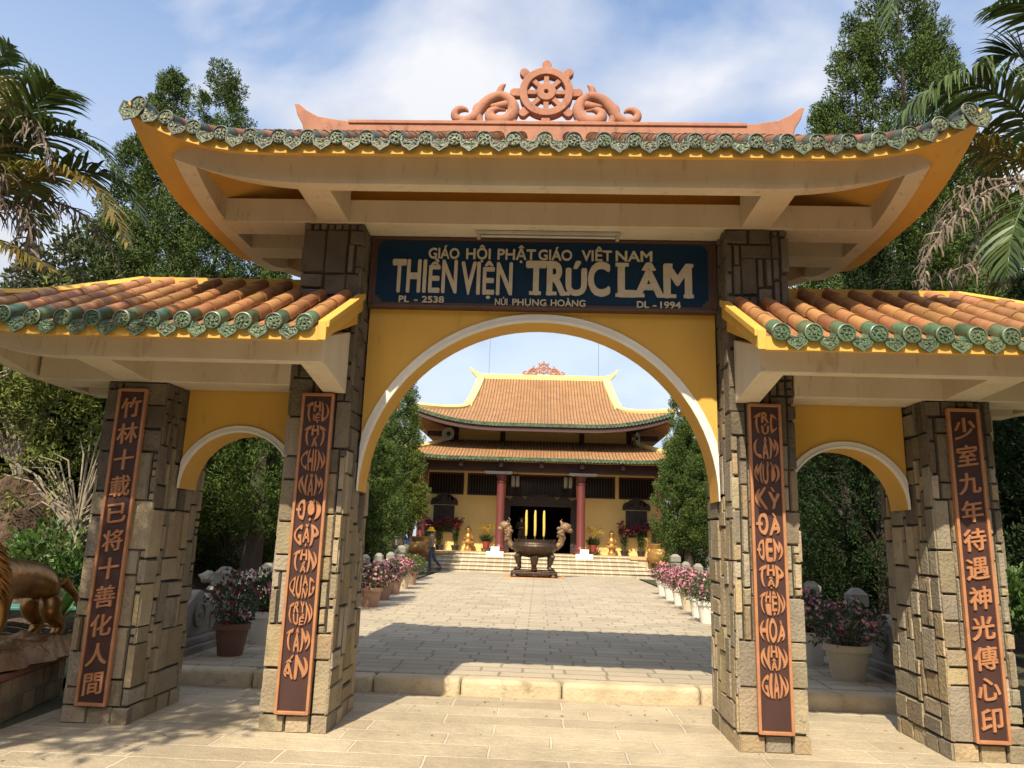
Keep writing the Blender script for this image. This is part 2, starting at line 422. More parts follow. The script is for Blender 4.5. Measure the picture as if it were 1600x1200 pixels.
# the worn step along the front of the courtyard: rounded granite lengths
g = MB(); x = -3.95; rs = random.Random(3)
while x < 3.95:
    x1 = min(3.95, x+rs.uniform(0.9, 1.5))
    if 3.95-x1 < 0.4: x1 = 3.95
    fy = 1.66+rs.uniform(-0.015, 0.015); zt = 0.164+rs.uniform(-0.004, 0.004)
    g.box(x+0.004, x1-0.004, fy, 1.918, -0.05, zt); x = x1
struct(g.build('courtyard_step', M['kerb'], bevel=0.045, bseg=4))
for sx in (-1, 1):
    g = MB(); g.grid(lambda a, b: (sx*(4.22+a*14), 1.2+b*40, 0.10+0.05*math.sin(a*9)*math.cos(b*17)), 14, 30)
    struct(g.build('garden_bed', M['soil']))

# ------------------------------------------------------------------ stone pillars
GATE = thing('temple_gate', 'grand three-arched temple gateway of stone pillars and yellow walls under tiled roofs', 'gateway')

def stone_pillar(x0, x1, H, seed, clip=None):
    """rubble-ashlar pillar: dark mortar core and separate raised stones wrapping its corners"""
    rnd = random.Random(seed)
    y0, y1 = 0.0, 0.92
    mb = MB(); mb.m = 1
    e = 0.024
    mb.box(x0+e, x1-e, y0+e, y1-e, 0, H)
    mb.m = 0
    nf, ns = 8, 13
    w_, d_ = x1-x0, y1-y0
    ncol = 2*(nf+ns)
    us = []
    for i in range(ncol+1):
        if i <= nf: us.append(i*w_/nf)
        elif i <= nf+ns: us.append(w_+(i-nf)*d_/ns)
        elif i <= 2*nf+ns: us.append(w_+d_+(i-nf-ns)*w_/nf)
        else: us.append(2*w_+d_+(i-2*nf-ns)*d_/ns)
    corners = [0, w_, w_+d_, 2*w_+d_, 2*(w_+d_)]
    def P(u, z, h):
        """point on the unrolled face; h measured out from the core"""
        h = h-e
        u = u % (2*(w_+d_)+1e-9)
        if u < w_: return (x0+u, y0-h, z)
        if u < w_+d_: return (x1+h, y0+(u-w_), z)
        if u < 2*w_+d_: return (x1-(u-w_-d_), y1+h, z)
        return (x0-h, y1-(u-2*w_-d_), z)
    def Pc(k, z, h):
        h = h-e
        return [(x0-h, y0-h, z), (x1+h, y0-h, z), (x1+h, y1+h, z), (x0-h, y1+h, z)][k % 4]
    rows = int(round(H/0.0705)); rh = H/rows
    occ = [[False]*ncol for _ in range(rows)]
    sizes = [(2, 4), (2, 5), (3, 2), (4, 3), (5, 3), (3, 5), (4, 5), (4, 2), (2, 3), (3, 3), (1, 4), (5, 2), (6, 3), (3, 6), (1, 3), (2, 6)]
    for r in range(rows):
        c = 0
        while c < ncol:
            if occ[r][c]: c += 1; continue
            if r == 0: opts = [(k, 2) for k in (3, 4, 5)]
            else: opts = rnd.sample(sizes, 7)+[(2, 2), (1, 2), (1, 1)]
            for bw, bh in opts:
                if c+bw > ncol or r+bh > rows: continue
                if any(occ[r][c+k] for k in range(bw)): continue
                # a one-cell sliver to the right or above looks wrong
                if c+bw < ncol and not occ[r][c+bw] and (c+bw+1 >= ncol or occ[r][min(ncol-1, c+bw+1)]) and rnd.random() < 0.7: continue
                ok = True
                for ed in (nf, nf+ns, 2*nf+ns):       # corner stones keep two cells on each side
                    if c < ed < c+bw and (ed-c < 2 and bw > 1): ok = False
                    if c+bw == ed and rnd.random() < 0.75: ok = False
                if not ok and rnd.random() < 0.8: continue
                break
            else:
                bw, bh = 1, 1
            for a in range(bw):
                for b in range(bh): occ[r+b][c+a] = True
            j = lambda s=0.005: rnd.uniform(-s, s)
            gp = 0.0065
            ua, ub = us[c]+gp+j(), us[c+bw]-gp+j()
            za, zb = r*rh+gp+j(), (r+bh)*rh-gp+j()
            if r == 0: za = 0.0
            h = e+rnd.uniform(-0.008, 0.008)
            ins = 0.008
            path = [(ua, None)]
            for k, cu in enumerate(corners[1:4]):
                if ua+0.02 < cu < ub-0.02: path.append((cu, k+1))
            path.append((ub, None))
            cols = []
            for i, (u, k) in enumerate(path):
                if k is not None:
                    cols.append([Pc(k, za, 0), Pc(k, za+ins, h), Pc(k, zb-ins, h), Pc(k, zb, 0)])
                else:
                    s = ins if i == 0 else -ins
                    if i == 0 and abs(u-corners[0]) < 0.02: s = 0
                    uu = u+s
                    jz = j(0.006)
                    # keep base point on the same face
                    cols.append([P(u, za, 0), P(uu, za+ins+jz, h+j(0.004)), P(uu, zb-ins+j(0.006), h+j(0.004)), P(u, zb, 0)])
            V = [p for col in cols for p in col]; Fc = []
            for i in range(len(cols)-1):
                for q in range(3):
                    Fc.append((i*4+q, (i+1)*4+q, (i+1)*4+q+1, i*4+q+1))
            Fc.append((0, 1, 2, 3)); n = (len(cols)-1)*4; Fc.append((n+3, n+2, n+1, n))
            zm = (za+zb)/2
            mb.m = 2 if rnd.random() < clamp((zm-1.75)/1.0) else rnd.choice((0, 0, 3, 3, 4) if zm > 0.7 else (0, 0, 3, 4, 4))  # dark stones grow more frequent with height
            mb.add(V, Fc); mb.m = 0
            c += bw
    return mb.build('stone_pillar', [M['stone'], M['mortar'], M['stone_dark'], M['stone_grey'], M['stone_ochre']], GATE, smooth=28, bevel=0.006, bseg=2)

X1, X2, X3, X4 = 1.648, 2.206, 3.30, 3.853
ZT, ZS = 4.41, 2.865
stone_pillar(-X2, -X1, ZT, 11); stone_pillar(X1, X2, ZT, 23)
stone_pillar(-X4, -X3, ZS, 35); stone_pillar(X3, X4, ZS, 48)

# ------------------------------------------------------------------ arched walls
def arch_wall(name, xa, xb, cx, r, zspring, ztop, ya, yb, rm, mould):
    mb = MB(); n = 40
    arc = [(cx-r*math.cos(math.pi*i/n), zspring+r*math.sin(math.pi*i/n)) for i in range(n+1)]
    fr = lambda y: [(x, y, z) for x, z in arc]
    # front and back faces as quads up to the top edge
    for y, fl in ((ya, False), (yb, True)):
        V = []; Fc = []
        for x, z in arc: V += [(x, y, z), (x, y, ztop)]
        for i in range(n): Fc.append((2*i, 2*i+2, 2*i+3, 2*i+1))
        V += [(xa, y, zspring), (xa, y, ztop), (xb, y, zspring), (xb, y, ztop)]
        k = 2*(n+1)
        if abs(arc[0][0]-xa) > 1e-4: Fc.append((k, 0, 1, k+1))
        if abs(arc[-1][0]-xb) > 1e-4: Fc.append((2*n, k+2, k+3, 2*n+1))
        mb.add(V, Fc)
    V = fr(ya)+fr(yb); m1 = n+1
    mb.add(V, [(i, i+1, i+1+m1, i+m1) for i in range(n)])
    mb.add([(xa, ya, ztop), (xb, ya, ztop), (xb, yb, ztop), (xa, yb, ztop)], [(0, 1, 2, 3)])
    for xx in (xa, xb):
        mb.add([(xx, ya, zspring), (xx, yb, zspring), (xx, yb, ztop), (xx, ya, ztop)], [(0, 1, 2, 3)])
    wall = mb.build(name, M['yellow'], GATE, smooth=30)
    # stepped white moulding round the front edge
    mo = MB()
    prof = [(0, 0.0), (0, 0.030), (mould*0.30, 0.034), (mould*0.34, 0.022), (mould*0.66, 0.024), (mould*0.70, 0.022), (mould, 0.022), (mould, 0.0)]
    V = []
    for i in range(n+1):
        th = math.pi*i/n
        for dr, dp in prof:
            rr = r-0.003+dr
            xx = cx-rr*math.cos(th)
            xx = max(xa+0.0, min(xb-0.0, xx))
            V.append((xx, ya-dp, zspring+rr*math.sin(th)))
    k = len(prof)
    mo.add(V, [(i*k+j, (i+1)*k+j, (i+1)*k+(j+1) % k, i*k+(j+1) % k) for i in range(n) for j in range(k)]+[tuple(range(k)), tuple(range(n*k, n*k+k))])
    mo.build('arch_moulding', M['white'], wall, smooth=30)
    return wall

arch_wall('arch_wall', -X1+0.015, X1-0.015, 0, X1-0.02, 1.975, ZT-0.01, 0.38, 0.72, 0, 0.078)
for s in (-1, 1):
    cx = s*(X2+X3)/2
    arch_wall('side_arch_wall', cx-(X3-X2)/2+0.012, cx+(X3-X2)/2-0.012, cx, (X3-X2)/2-0.016, 1.95, ZS+0.3, 0.38, 0.72, 0, 0.062)

# ------------------------------------------------------------------ tile roofs
def tile_row(tl, gr, path, r=0.058, seg=0.225, end=True, disc=True):
    """barrel tiles laid from the eave upward along path(s); the first is a glazed end tile with a moulded disc"""
    L_ = path.length
    up0 = Vector((0, 0, 1))
    s = 0.0; first = True; n = 8
    while s < L_-0.02:
        s1 = min(s+(seg*0.62 if (first and end) else seg), L_)
        a, b = Vector(path(s)), Vector(path(min(s1+0.02, L_)))
        t = (b-a).normalized(); side = t.cross(up0).normalized(); nn = side.cross(t).normalized()
        mbx = gr if (first and end) else tl
        mbx.m = 0
        ra, rb = r*random.uniform(0.98, 1.04), r*0.84
        jx = side*random.uniform(-0.004, 0.004)
        a = a+jx; b = b+jx
        if first and end: a = a-t*0.018; ra = rb = r*0.97
        V = []
        for p, rr in ((a, ra), (b, rb)):
            for j in range(n+1):
                th = math.pi*(-0.12+1.24*j/n)
                V.append(p+side*math.cos(th)*rr+nn*math.sin(th)*rr)
        Fc = [(j, j+1, n+2+j, n+1+j) for j in range(n)]
        # thickness lip at the lower edge
        for j in range(n+1):
            th = math.pi*(-0.12+1.24*j/n)
            V.append(a+side*math.cos(th)*(ra-0.014)+nn*math.sin(th)*(ra-0.014))
        k = 2*(n+1)
        Fc += [(j+1, j, k+j, k+j+1) for j in range(n)]
        mbx.add(V, Fc)
        if first and end and disc:
            t = Vector((t.x, t.y, 0)).normalized(); nn = Vector((0, 0, 1))
            f = a-t*0.026
            rim = r*1.12; m = 16
            V = []
            for rr, dd in ((rim, 0.028), (rim, 0.0), (rim*0.86, -0.004), (rim*0.82, 0.006)):
                for j in range(m):
                    th = 2*math.pi*j/m
                    V.append(f+side*math.cos(th)*rr+nn*math.sin(th)*rr+t*dd)
            gr.add(V, [(i*m+j, i*m+(j+1) % m, (i+1)*m+(j+1) % m, (i+1)*m+j) for i in range(3) for j in range(m)]+[tuple(range(m))])
            gr.m = 1
            # moulded relief: a raised boss and petals
            V = [f+side*math.cos(2*math.pi*j/m)*rim*0.82+nn*math.sin(2*math.pi*j/m)*rim*0.82+t*0.004 for j in range(m)]
            gr.add(V, [tuple(range(m))])
            k8 = random.choice((5, 6, 7, 9)); ph0 = random.uniform(0, 6.28)
            for j in range(k8):
                th = ph0+2*math.pi*j/k8; c = f+side*math.cos(th)*rim*0.5+nn*math.sin(th)*rim*0.5
                th2 = th+random.uniform(-1.2, 1.2)
                q = (side*math.cos(th2)+nn*math.sin(th2))*rim*0.26; w2 = (side*-math.sin(th2)+nn*math.cos(th2))*rim*0.11
                gr.add([c-q-t*0.001, c+w2-t*0.008, c+q-t*0.001, c-w2-t*0.008, c+t*0.004], [(0, 1, 2, 3), (0, 1, 4), (1, 2, 4), (2, 3, 4), (3, 0, 4)])
            gr.add([f+side*math.cos(2*math.pi*j/8)*rim*0.2+nn*math.sin(2*math.pi*j/8)*rim*0.2-t*0.008 for j in range(8)], [tuple(range(8))])
            gr.m = 0
        s = s1; first = False

def shield(gr, p, out, side, wd=0.17, ht=0.15):
    """glazed drip tile: a shield hanging between two end tiles"""
    p = Vector(p); out = Vector(out).normalized(); side = Vector(side).normalized()
    dn = Vector((0, 0, -1)) + out*0.05 + Vector((0, 0, random.uniform(-.02, .02)))
    dn -= side*dn.dot(side); dn.normalize()
    hw = wd/2
    pts = [(-hw, -0.01), (-hw*0.55, 0.022), (0, 0.032), (hw*0.55, 0.022), (hw, -0.01), (hw*0.93, ht*0.42), (hw*0.80, ht*0.66), (hw*0.34, ht*0.84), (0, ht*1.02),
           (-hw*0.34, ht*0.84), (-hw*0.80, ht*0.66), (-hw*0.93, ht*0.42)]
    n = len(pts)
    gr.m = 0
    V = [p+side*u+dn*v for u, v in pts]+[p+side*u+dn*v+out*0.012 for u, v in pts]
    gr.add(V, [tuple(range(n))]+[(i, (i+1) % n, (i+1) % n+n, i+n) for i in range(n)])
    c = p+dn*(ht*0.42)
    inn = [p+dn*(ht*0.42)+side*(u*0.84)+dn*((v-ht*0.42)*0.82)+out*0.012 for u, v in pts]
    gr.add(V[n:]+inn, [(i, (i+1) % n, (i+1) % n+n, i+n) for i in range(n)])
    gr.m = 1
    inn2 = [q-out*0.004 for q in inn]
    gr.add(inn2, [tuple(range(n))])
    for k in range(9):
        u = random.uniform(-.6, .6)*hw; v = ht*random.uniform(0.15, 0.72)
        if v > ht*0.55: u *= 0.5
        th = random.uniform(0, 3.14); q = (side*math.cos(th)+dn*math.sin(th))*0.020; w2 = (-side*math.sin(th)+dn*math.cos(th))*0.008
        b = p+side*u+dn*v+out*0.009
        gr.add([b-q, b-w2+out*0.007, b+q, b+w2+out*0.007], [(0, 1, 2, 3)])
    gr.m = 0
    # short pan end behind it
    gr.add([V[0], V[1], V[2], V[3], V[4]]+[v-out*0.12+Vector((0, 0, 0.05)) for v in V[0:5]], [(i, i+1, i+6, i+5) for i in range(4)])

class Path:
    def __init__(s, fn, length): s.fn = fn; s.length = length
    def __call__(s, t): return s.fn(t)

YE = 1.05                     # eaves stand this far out in front of the pillars
YC = 0.55                     # ridge line of the main roof
YB = 2*YC+YE                  # rear eave
XE, XR = 3.385, 2.42          # side eave, ridge end
ZE = 4.535                    # underside of the eave edge
def upt(x, y):
    a = clamp((abs(x)-2.1)/1.285)**2.6
    d = min(abs(y+YE), abs(YB-y))
    b = clamp(1-d/1.15)**2
    return 0.35*a*b
SL = 0.60
def main_top(x, y):
    s1 = SL*min(y+YE, YB-y); s2 = (SL*(YC+YE))/(XE-XR)*(XE-abs(x))
    return ZE+0.11+upt(x, y)+max(0, min(s1, s2))

def roof_main():
    slab = MB(); nx = 56
    YL = [-YE, -YE+.045, -YE+.05]+[-YE+.12+(YB+YE-.24)*i/24 for i in range(25)]+[YB-.05, YB-.045, YB]; ny = len(YL)-1
    def top(a, b):
        x = -XE+2*XE*a; y = YL[int(round(b*ny))]
        return (x, y, main_top(x, y)-0.015)
    def bot(a, b):
        x = -XE+2*XE*a; y = YL[int(round(b*ny))]
        ins = max(0, min(y+YE-0.16, YB-y-0.16, (XE-abs(x)-0.34)))
        lip = 0.10*clamp((min(y+YE, YB-y)-0.045)/0.005)*clamp((3.12-abs(x))/0.1)
        return (x, y, ZE+upt(x, y)+max(lip, ins*0.42+lip*0.8))
    slab.m = 1; slab.grid(top, nx, ny)
    slab.m = 0; slab.grid(bot, nx, ny, flip=True)
    slab.m = 2
    edge = [(i/nx, 0) for i in range(nx)]+[(1, j/ny) for j in range(ny)]+[(1-i/nx, 1) for i in range(nx)]+[(0, 1-j/ny) for j in range(ny)]
    V = [bot(a, b) for a, b in edge]+[top(a, b) for a, b in edge]; n = len(edge)
    slab.add(V, [(i, (i+1) % n, (i+1) % n+n, i+n) for i in range(n)])
    roof = slab.build('main_roof', [M['orange'], M['tilebed'], M['yellow']], GATE, smooth=40, recalc=True)
    tl, gr = MB(), MB()
    sp = 0.2335; K = 14
    for sgn, y_e in ((1, -YE), (-1, YB)):
        for i in range(-K, K+1):
            x = i*sp
            if abs(x) > XE-0.06: continue
            ln = (YC+YE) if abs(x) < XR else (YC+YE)*(XE-abs(x))/(XE-XR)
            ln = max(ln, 0.12)
            tile_row(tl, gr, Path(lambda s, x=x, sgn=sgn, y_e=y_e: (x, y_e+sgn*s, main_top(x, y_e+sgn*s)+0.020), ln))
        for i in range(-K, K):
            x = (i+0.5)*sp
            if abs(x) > XE-0.03: continue
            shield(gr, (x, y_e-sgn*0.03, main_top(x, y_e)+0.022), (0, -sgn, 0), (1, 0, (main_top(x+.05, y_e)-main_top(x-.05, y_e))/.1), 0.16, 0.128)
    for s in (-1, 1):
        y = -YE+0.13
        while y < YB-0.1:
            ln = min(XE-XR, (XE-XR)*min(y+YE, YB-y)/(YC+YE))
            if ln > 0.12:
                tile_row(tl, gr, Path(lambda t, y=y, s=s: (s*(XE-0.05-t), y, main_top(s*(XE-0.05-t), y)+0.01), ln-0.05), end=False)
            y += sp
        for sg, ye in ((1, -YE), (-1, YB)):     # the hips end in an upturned green tile with a shield
            f = lambda t: (s*(XE-0.01-(XE-XR)*t), ye-sg*0.03+sg*(YC+YE)*t, main_top(s*(XE-(XE-XR)*t), ye+sg*(YC+YE)*t)-0.012)
            pts = [f(t) for t in (0.02, 0.06, 0.1, 0.18)]
            gr.m = 0; gr.tube(pts, [0.054, 0.054, 0.055, 0.055], 10)
            pts = [f(t) for t in (0.18, 0.3, 0.45, 0.6, 0.75, 0.9, 1.0)]
            tl.tube(pts, 0.055, 8)
            shield(gr, (s*(XE-0.075), ye-sg*0.045, main_top(XE-.08, ye)-0.03), (0.0, -sg, 0), (1, 0, s*0.42), 0.19, 0.15)
    tl.build('roof_tiles', M['tile_old'], roof, smooth=40, recalc=False)
    gr.build('eave_tiles', [M['green_old'], M['greenrel_old']], roof, smooth=40, recalc=False)
    # ring beam under the eaves, following the upturned corners
    rb = MB()
    def rz(x, y): return 0.62*upt(x*XE/3.0, -YE+(y+0.95)*1.0) if True else 0
    X0, Yf, Yr = 3.10, -0.78, YB-0.27
    ringp = []
    def up2(x, y):
        a = clamp((abs(x)-1.8)/1.30)**2.4; d = min(abs(y-Yf), abs(Yr-y)); b = clamp(1-d/1.0)**2
        return a*b
    def loop(ins):
        P_ = []
        xa, ya, yb = X0-ins, Yf+ins, Yr-ins
        for i in range(40): P_.append((-xa+2*xa*i/40, ya))
        for i in range(24): P_.append((xa, ya+(yb-ya)*i/24))
        for i in range(40): P_.append((xa-2*xa*i/40, yb))
        for i in range(24): P_.append((-xa, yb-(yb-ya)*i/24))
        return P_
    oA, iA = loop(0), loop(0.13); n = len(oA)
    zb = lambda p: 4.412+0.205*up2(*p)
    zt = lambda p: 4.66+0.24*up2(*p)
    V = [(*p, zb(p)) for p in oA]+[(*p, zt(p)) for p in oA]+[(*q, zb(p)) for p, q in zip(oA, iA)]+[(*q, zt(p)+0.06) for p, q in zip(oA, iA)]
    Fc = []
    for i in range(n):
        k = (i+1) % n
        Fc += [(i, k, n+k, n+i), (2*n+k, 2*n+i, 3*n+i, 3*n+k), (k, i, 2*n+i, 2*n+k), (n+i, n+k, 3*n+k, 3*n+i)]
    rb.add(V, Fc)
    rb.build('ring_beam', M['cream'], roof, smooth=30)
    # beams on top of the pillars and the cantilevers that carry the ring
    cb = MB()
    cb.box(-3.0, 3.0, -0.004, 0.30, ZT, ZT+0.235)
    cb.box(-3.0, 3.0, 0.66, 0.94, ZT+0.003, ZT+0.30)
    cb.build('cross_beam', M['cream'], roof, smooth=0, bevel=0.008)
    for sx in (-1, 1):
        cx = sx*1.93
        for sg, ya, yb in ((1, -0.006, Yf+0.13), (-1, 0.942, Yr-0.13)):
            c = MB(); hw = 0.135
            prof = [(ya, ZT+0.004), (yb, 4.416), (yb, 4.72), (ya, 4.86)]
            c.prism(prof, lambda u, v, t: (t, u, v), cx-hw, cx+hw)
            c.build('cantilever', M['cream'], roof, smooth=0, bevel=0.006)
    # infill over the cross beams up to the roof
    cl = MB(); cl.box(-2.2, 2.2, 0.305, 0.655, ZT+0.31, ZT+0.62)
    cl.build('roof_infill', M['orange'], roof, smooth=0)
    # ridge with upswept ends
    rd = MB()
    zr0, zr1 = 5.50, 5.735
    prof = [(-2.44, zr0), (2.44, zr0), (2.50, 5.70), (2.56, 5.80), (2.60, 5.93), (2.55, 5.925), (2.46, 5.85), (2.34, 5.785), (2.22, 5.765), (2.10, zr1+0.01), (2.0, zr1),
            (-2.0, zr1), (-2.10, zr1+0.01), (-2.22, 5.765), (-2.34, 5.785), (-2.46, 5.85), (-2.55, 5.925), (-2.60, 5.93), (-2.56, 5.80), (-2.50, 5.70)]
    rd.prism(prof, lambda u, v, t: (u, t, v), YC-0.09, YC+0.09)
    rd.box(-2.02, 2.02, YC-0.105, YC+0.105, zr1-0.03, zr1+0.012)
    ridge = rd.build('roof_ridge', M['terracotta'], roof, smooth=25, bevel=0.008)
    dharma_wheel(ridge, (0, YC, 6.115), 0.277, M['terracotta'])
    for s in (-1, 1): dragon(ridge, s, YC, M['terracotta'])
    return roof

def dharma_wheel(parent, c, Rr, m):
    wb = MB(); n = 48; d = Rr*0.26
    k = Rr/0.277
    def ring(r0, r1, dd):
        V = []
        for rr, y in ((r0, -dd), (r1, -dd), (r1, dd), (r0, dd)):
            V += [(c[0]+rr*math.cos(2*math.pi*j/n), c[1]+y, c[2]+rr*math.sin(2*math.pi*j/n)) for j in range(n)]
        wb.add(V, [(i*n+j, i*n+(j+1) % n, ((i+1) % 4)*n+(j+1) % n, ((i+1) % 4)*n+j) for i in range(4) for j in range(n)])
    ring(0.198*k, Rr, d*0.8)
    ring(0.022*k, 0.10*k, d*0.75)
    for q in range(8):
        th = q*math.pi/4; ca, sa = math.cos(th), math.sin(th)
        def P(u, v, y): return (c[0]+u*ca-v*sa, c[1]+y, c[2]+u*sa+v*ca)
        for u0, u1, hw, dd in ((0.09*k, 0.21*k, 0.027*k, d*0.55), (0.265*k, 0.325*k, 0.046*k, d*0.5)):
            V = [P(u, v, y) for y in (-dd, dd) for u, v in ((u0, -hw), (u1, -hw), (u1, hw), (u0, hw))]
            wb.add(V, [(0, 3, 2, 1), (4, 5, 6, 7), (0, 1, 5, 4), (1, 2, 6, 5), (2, 3, 7, 6), (3, 0, 4, 7)])
        cc = P(0.328*k, 0, 0); r_ = 0.047*k; mm = 16
        V = [(cc[0]+r_*math.cos(2*math.pi*j/mm), cc[1]+y, cc[2]+r_*math.sin(2*math.pi*j/mm)) for y in (-d*0.52, d*0.52) for j in range(mm)]
        wb.add(V, [tuple(range(mm)), tuple(range(mm, 2*mm))]+[(j, (j+1) % mm, (j+1) % mm+mm, j+mm) for j in range(mm)])
    return wb.build('dharma_wheel', m, parent, smooth=35, bevel=0.006*k)

def dragon(parent, s, yc, m, z0=5.745, k=1.0, xc=0.0):
    """scrolling horned creature beside the wheel, drawn in metres from the wheel's axis (left one; s=1 mirrors it)"""
    def T(px, py): return (xc+s*k*(820-px)/4.706/149.0, yc, z0+k*(545-py)/4.706/149.0)
    db = MB()
    def tb(pts, rad, sq=1.0):
        # smooth the hand-placed points
        P_ = [Vector(T(*p)) for p in pts]; rr = [k*r/4.706/149.0 for r in rad]
        Q, q = [], []
        for i in range(len(P_)-1):
            p0, p1, p2, p3 = P_[max(i-1, 0)], P_[i], P_[i+1], P_[min(i+2, len(P_)-1)]
            for t in (0, .25, .5, .75):
                Q.append(0.5*((2*p1)+(-p0+p2)*t+(2*p0-5*p1+4*p2-p3)*t*t+(-p0+3*p1-3*p2+p3)*t**3)); q.append(rr[i]*(1-t)+rr[i+1]*t)
        Q.append(P_[-1]); q.append(rr[-1])
        db.tube(Q, q, 12, flat=(0, 1, 0), squash=1.0)
    tb([(140, 540), (220, 515), (300, 480), (350, 400), (410, 335), (490, 305), (560, 345), (585, 420), (555, 490), (490, 515), (430, 490), (420, 440), (470, 410), (530, 420)],
       [14, 34, 40, 42, 40, 36, 40, 46, 50, 52, 46, 36, 22, 8])
    tb([(540, 345), (525, 375), (480, 385), (430, 385), (398, 386)], [22, 34, 30, 18, 4])
    tb([(240, 500), (180, 495), (160, 450), (190, 415), (235, 415), (255, 435)], [30, 32, 30, 28, 20, 6])
    tb([(330, 460), (310, 420), (315, 385), (335, 358)], [24, 24, 18, 5])
    tb([(485, 310), (482, 270), (495, 235), (520, 208)], [32, 28, 22, 7])
    tb([(330, 470), (345, 510), (380, 540)], [34, 28, 16])
    tb([(570, 480), (590, 515), (630, 540)], [34, 28, 14])
    return db.build('ridge_dragon', m, parent, smooth=60)

roof_main()

# ------------------------------------------------------------------ lower side roofs
SXI, SXR, SXE = 1.645, 3.86, 4.92     # inner verge, outer ridge end, outer eave
SZE = 3.005; SYC = 0.46; SYB = 2*SYC+YE; SSL = 0.545
def sup(x, y):
    a = clamp((abs(x)-3.75)/1.17)**2.4; d = min(abs(y+YE), abs(SYB-y)); b = clamp(1-d/1.2)**2
    return 0.36*a*b
def side_top(x, y):
    s1 = SSL*min(y+YE, SYB-y); s2 = SSL*(SYC+YE)/(SXE-SXR)*(SXE-abs(x))
    return SZE+0.115+sup(x, y)+max(0, min(s1, s2))
def side_roof(s):
    slab = MB()
    def piece(xa, xb, ya, yb, nx, ny):
        YL = [ya+(yb-ya)*i/ny for i in range(ny+1)]
        if ya < -YE+.01: YL = [ya, ya+.045, ya+.05]+[q for q in YL if q > ya+.06]
        if yb > SYB-.01: YL = [q for q in YL if q < yb-.06]+[yb-.05, yb-.045, yb]
        ny = len(YL)-1
        def top(a, b):
            x = xa+(xb-xa)*a; y = YL[int(round(b*ny))]; return (s*x, y, side_top(x, y)-0.015)
        def bot(a, b):
            x = xa+(xb-xa)*a; y = YL[int(round(b*ny))]
            ins = max(0, min(y+YE-0.16, SYB-y-0.16, SXE-x-0.3))
            lip = 0.10*clamp((min(y+YE, SYB-y)-0.045)/0.005)*clamp((4.66-x)/0.1)
            return (s*x, y, SZE+sup(x, y)+max(lip, ins*0.40+lip*0.8))
        slab.m = 1; slab.grid(top, nx, ny)
        slab.m = 0; slab.grid(bot, nx, ny, flip=True)
        slab.m = 2
        edge = [(i/nx, 0) for i in range(nx)]+[(1, j/ny) for j in range(ny)]+[(1-i/nx, 1) for i in range(nx)]+[(0, 1-j/ny) for j in range(ny)]
        V = [bot(a, b) for a, b in edge]+[top(a, b) for a, b in edge]; n = len(edge)
        slab.add(V, [(i, (i+1) % n, (i+1) % n+n, i+n) for i in range(n)])
    piece(SXI, X2+0.004, -YE, -0.004, 4, 8)
    piece(X2+0.004, SXE, -YE, SYB, 28, 24)
    piece(SXI, X2+0.004, 0.924, SYB, 4, 8)
    roof = slab.build('side_roof', [M['orange'], M['tilebed'], M['yellow']], GATE, smooth=40)
    tl, GR = MB(), {1: MB(), -1: MB()}; sp = 0.2335
    for sg, ye in ((1, -YE), (-1, SYB)):
        i = 0; gr = GR[sg]
        while True:
            x = SXI+0.115+i*sp
            if x > SXE-0.06: break
            ln = (SYC+YE) if x < SXR else (SYC+YE)*(SXE-x)/(SXE-SXR)
            if x < X2+0.03: ln = YE-0.005 if sg == 1 else SYB-0.93
            tile_row(tl, gr, Path(lambda t, x=x, sg=sg, ye=ye: (s*x, ye+sg*t, side_top(x, ye+sg*t)+0.022), max(ln, 0.12)), r=0.061)
            xs = x+sp/2
            if xs < SXE-0.05: shield(gr, (s*xs, ye-sg*0.016, side_top(xs, ye)+0.01), (0, -sg, 0), (1, 0, s*(side_top(xs+.05, ye)-side_top(xs-.05, ye))/.1), 0.165, 0.132)
            i += 1
    y = -YE+0.13
    while y < SYB-0.1:
        ln = (SXE-SXR)*min(y+YE, SYB-y)/(SYC+YE)
        if ln > 0.08:
            tile_row(tl, gr, Path(lambda t, y=y: (s*(SXE-0.03-t), y, side_top(SXE-0.03-t, y)+0.015), ln), end=False)
        y += sp
    for sg, ye in ((1, -YE), (-1, SYB)):
        f = lambda t: (s*(SXE+0.03-(SXE-SXR)*t), ye-sg*0.02+sg*(SYC+YE)*t, side_top(SXE-(SXE-SXR)*t, ye+sg*(SYC+YE)*t)+0.03)
        gr = GR[sg]; gr.m = 0; gr.tube([f(t) for t in (0, .06, .12, .2)], 0.06, 10)
    tl.build('roof_tiles', M['tile'], roof, smooth=40, recalc=False)
    for gr in GR.values(): gr.build('eave_tiles', [M['green'], M['greenrel']], roof, smooth=40, recalc=False)
    # yellow plastered ridge and hips, and the verge board on the inner side
    rd = MB()
    rd.box(*(sorted((s*(X2+0.01), s*(SXR+0.04)))), SYC-0.07, SYC+0.07, side_top(3, SYC)-0.10, side_top(3, SYC)+0.045)
    for sg, ye in ((1, -YE), (-1, SYB)):
        A = Vector((s*(SXR+0.0), SYC, side_top(SXR, SYC)+0.03)); 
        pts = []
        for t in [0.03+0.80*i/10 for i in range(11)]:
            x = SXR+(SXE-SXR)*t; yy = SYC+(ye-SYC)*t
            pts.append(Vector((s*x, yy, side_top(x, yy)+0.035)))
        rd.tube(pts, 0.05, 4, squash=1.0)
    rd.build('roof_ridge', M['yellow'], roof, smooth=30)
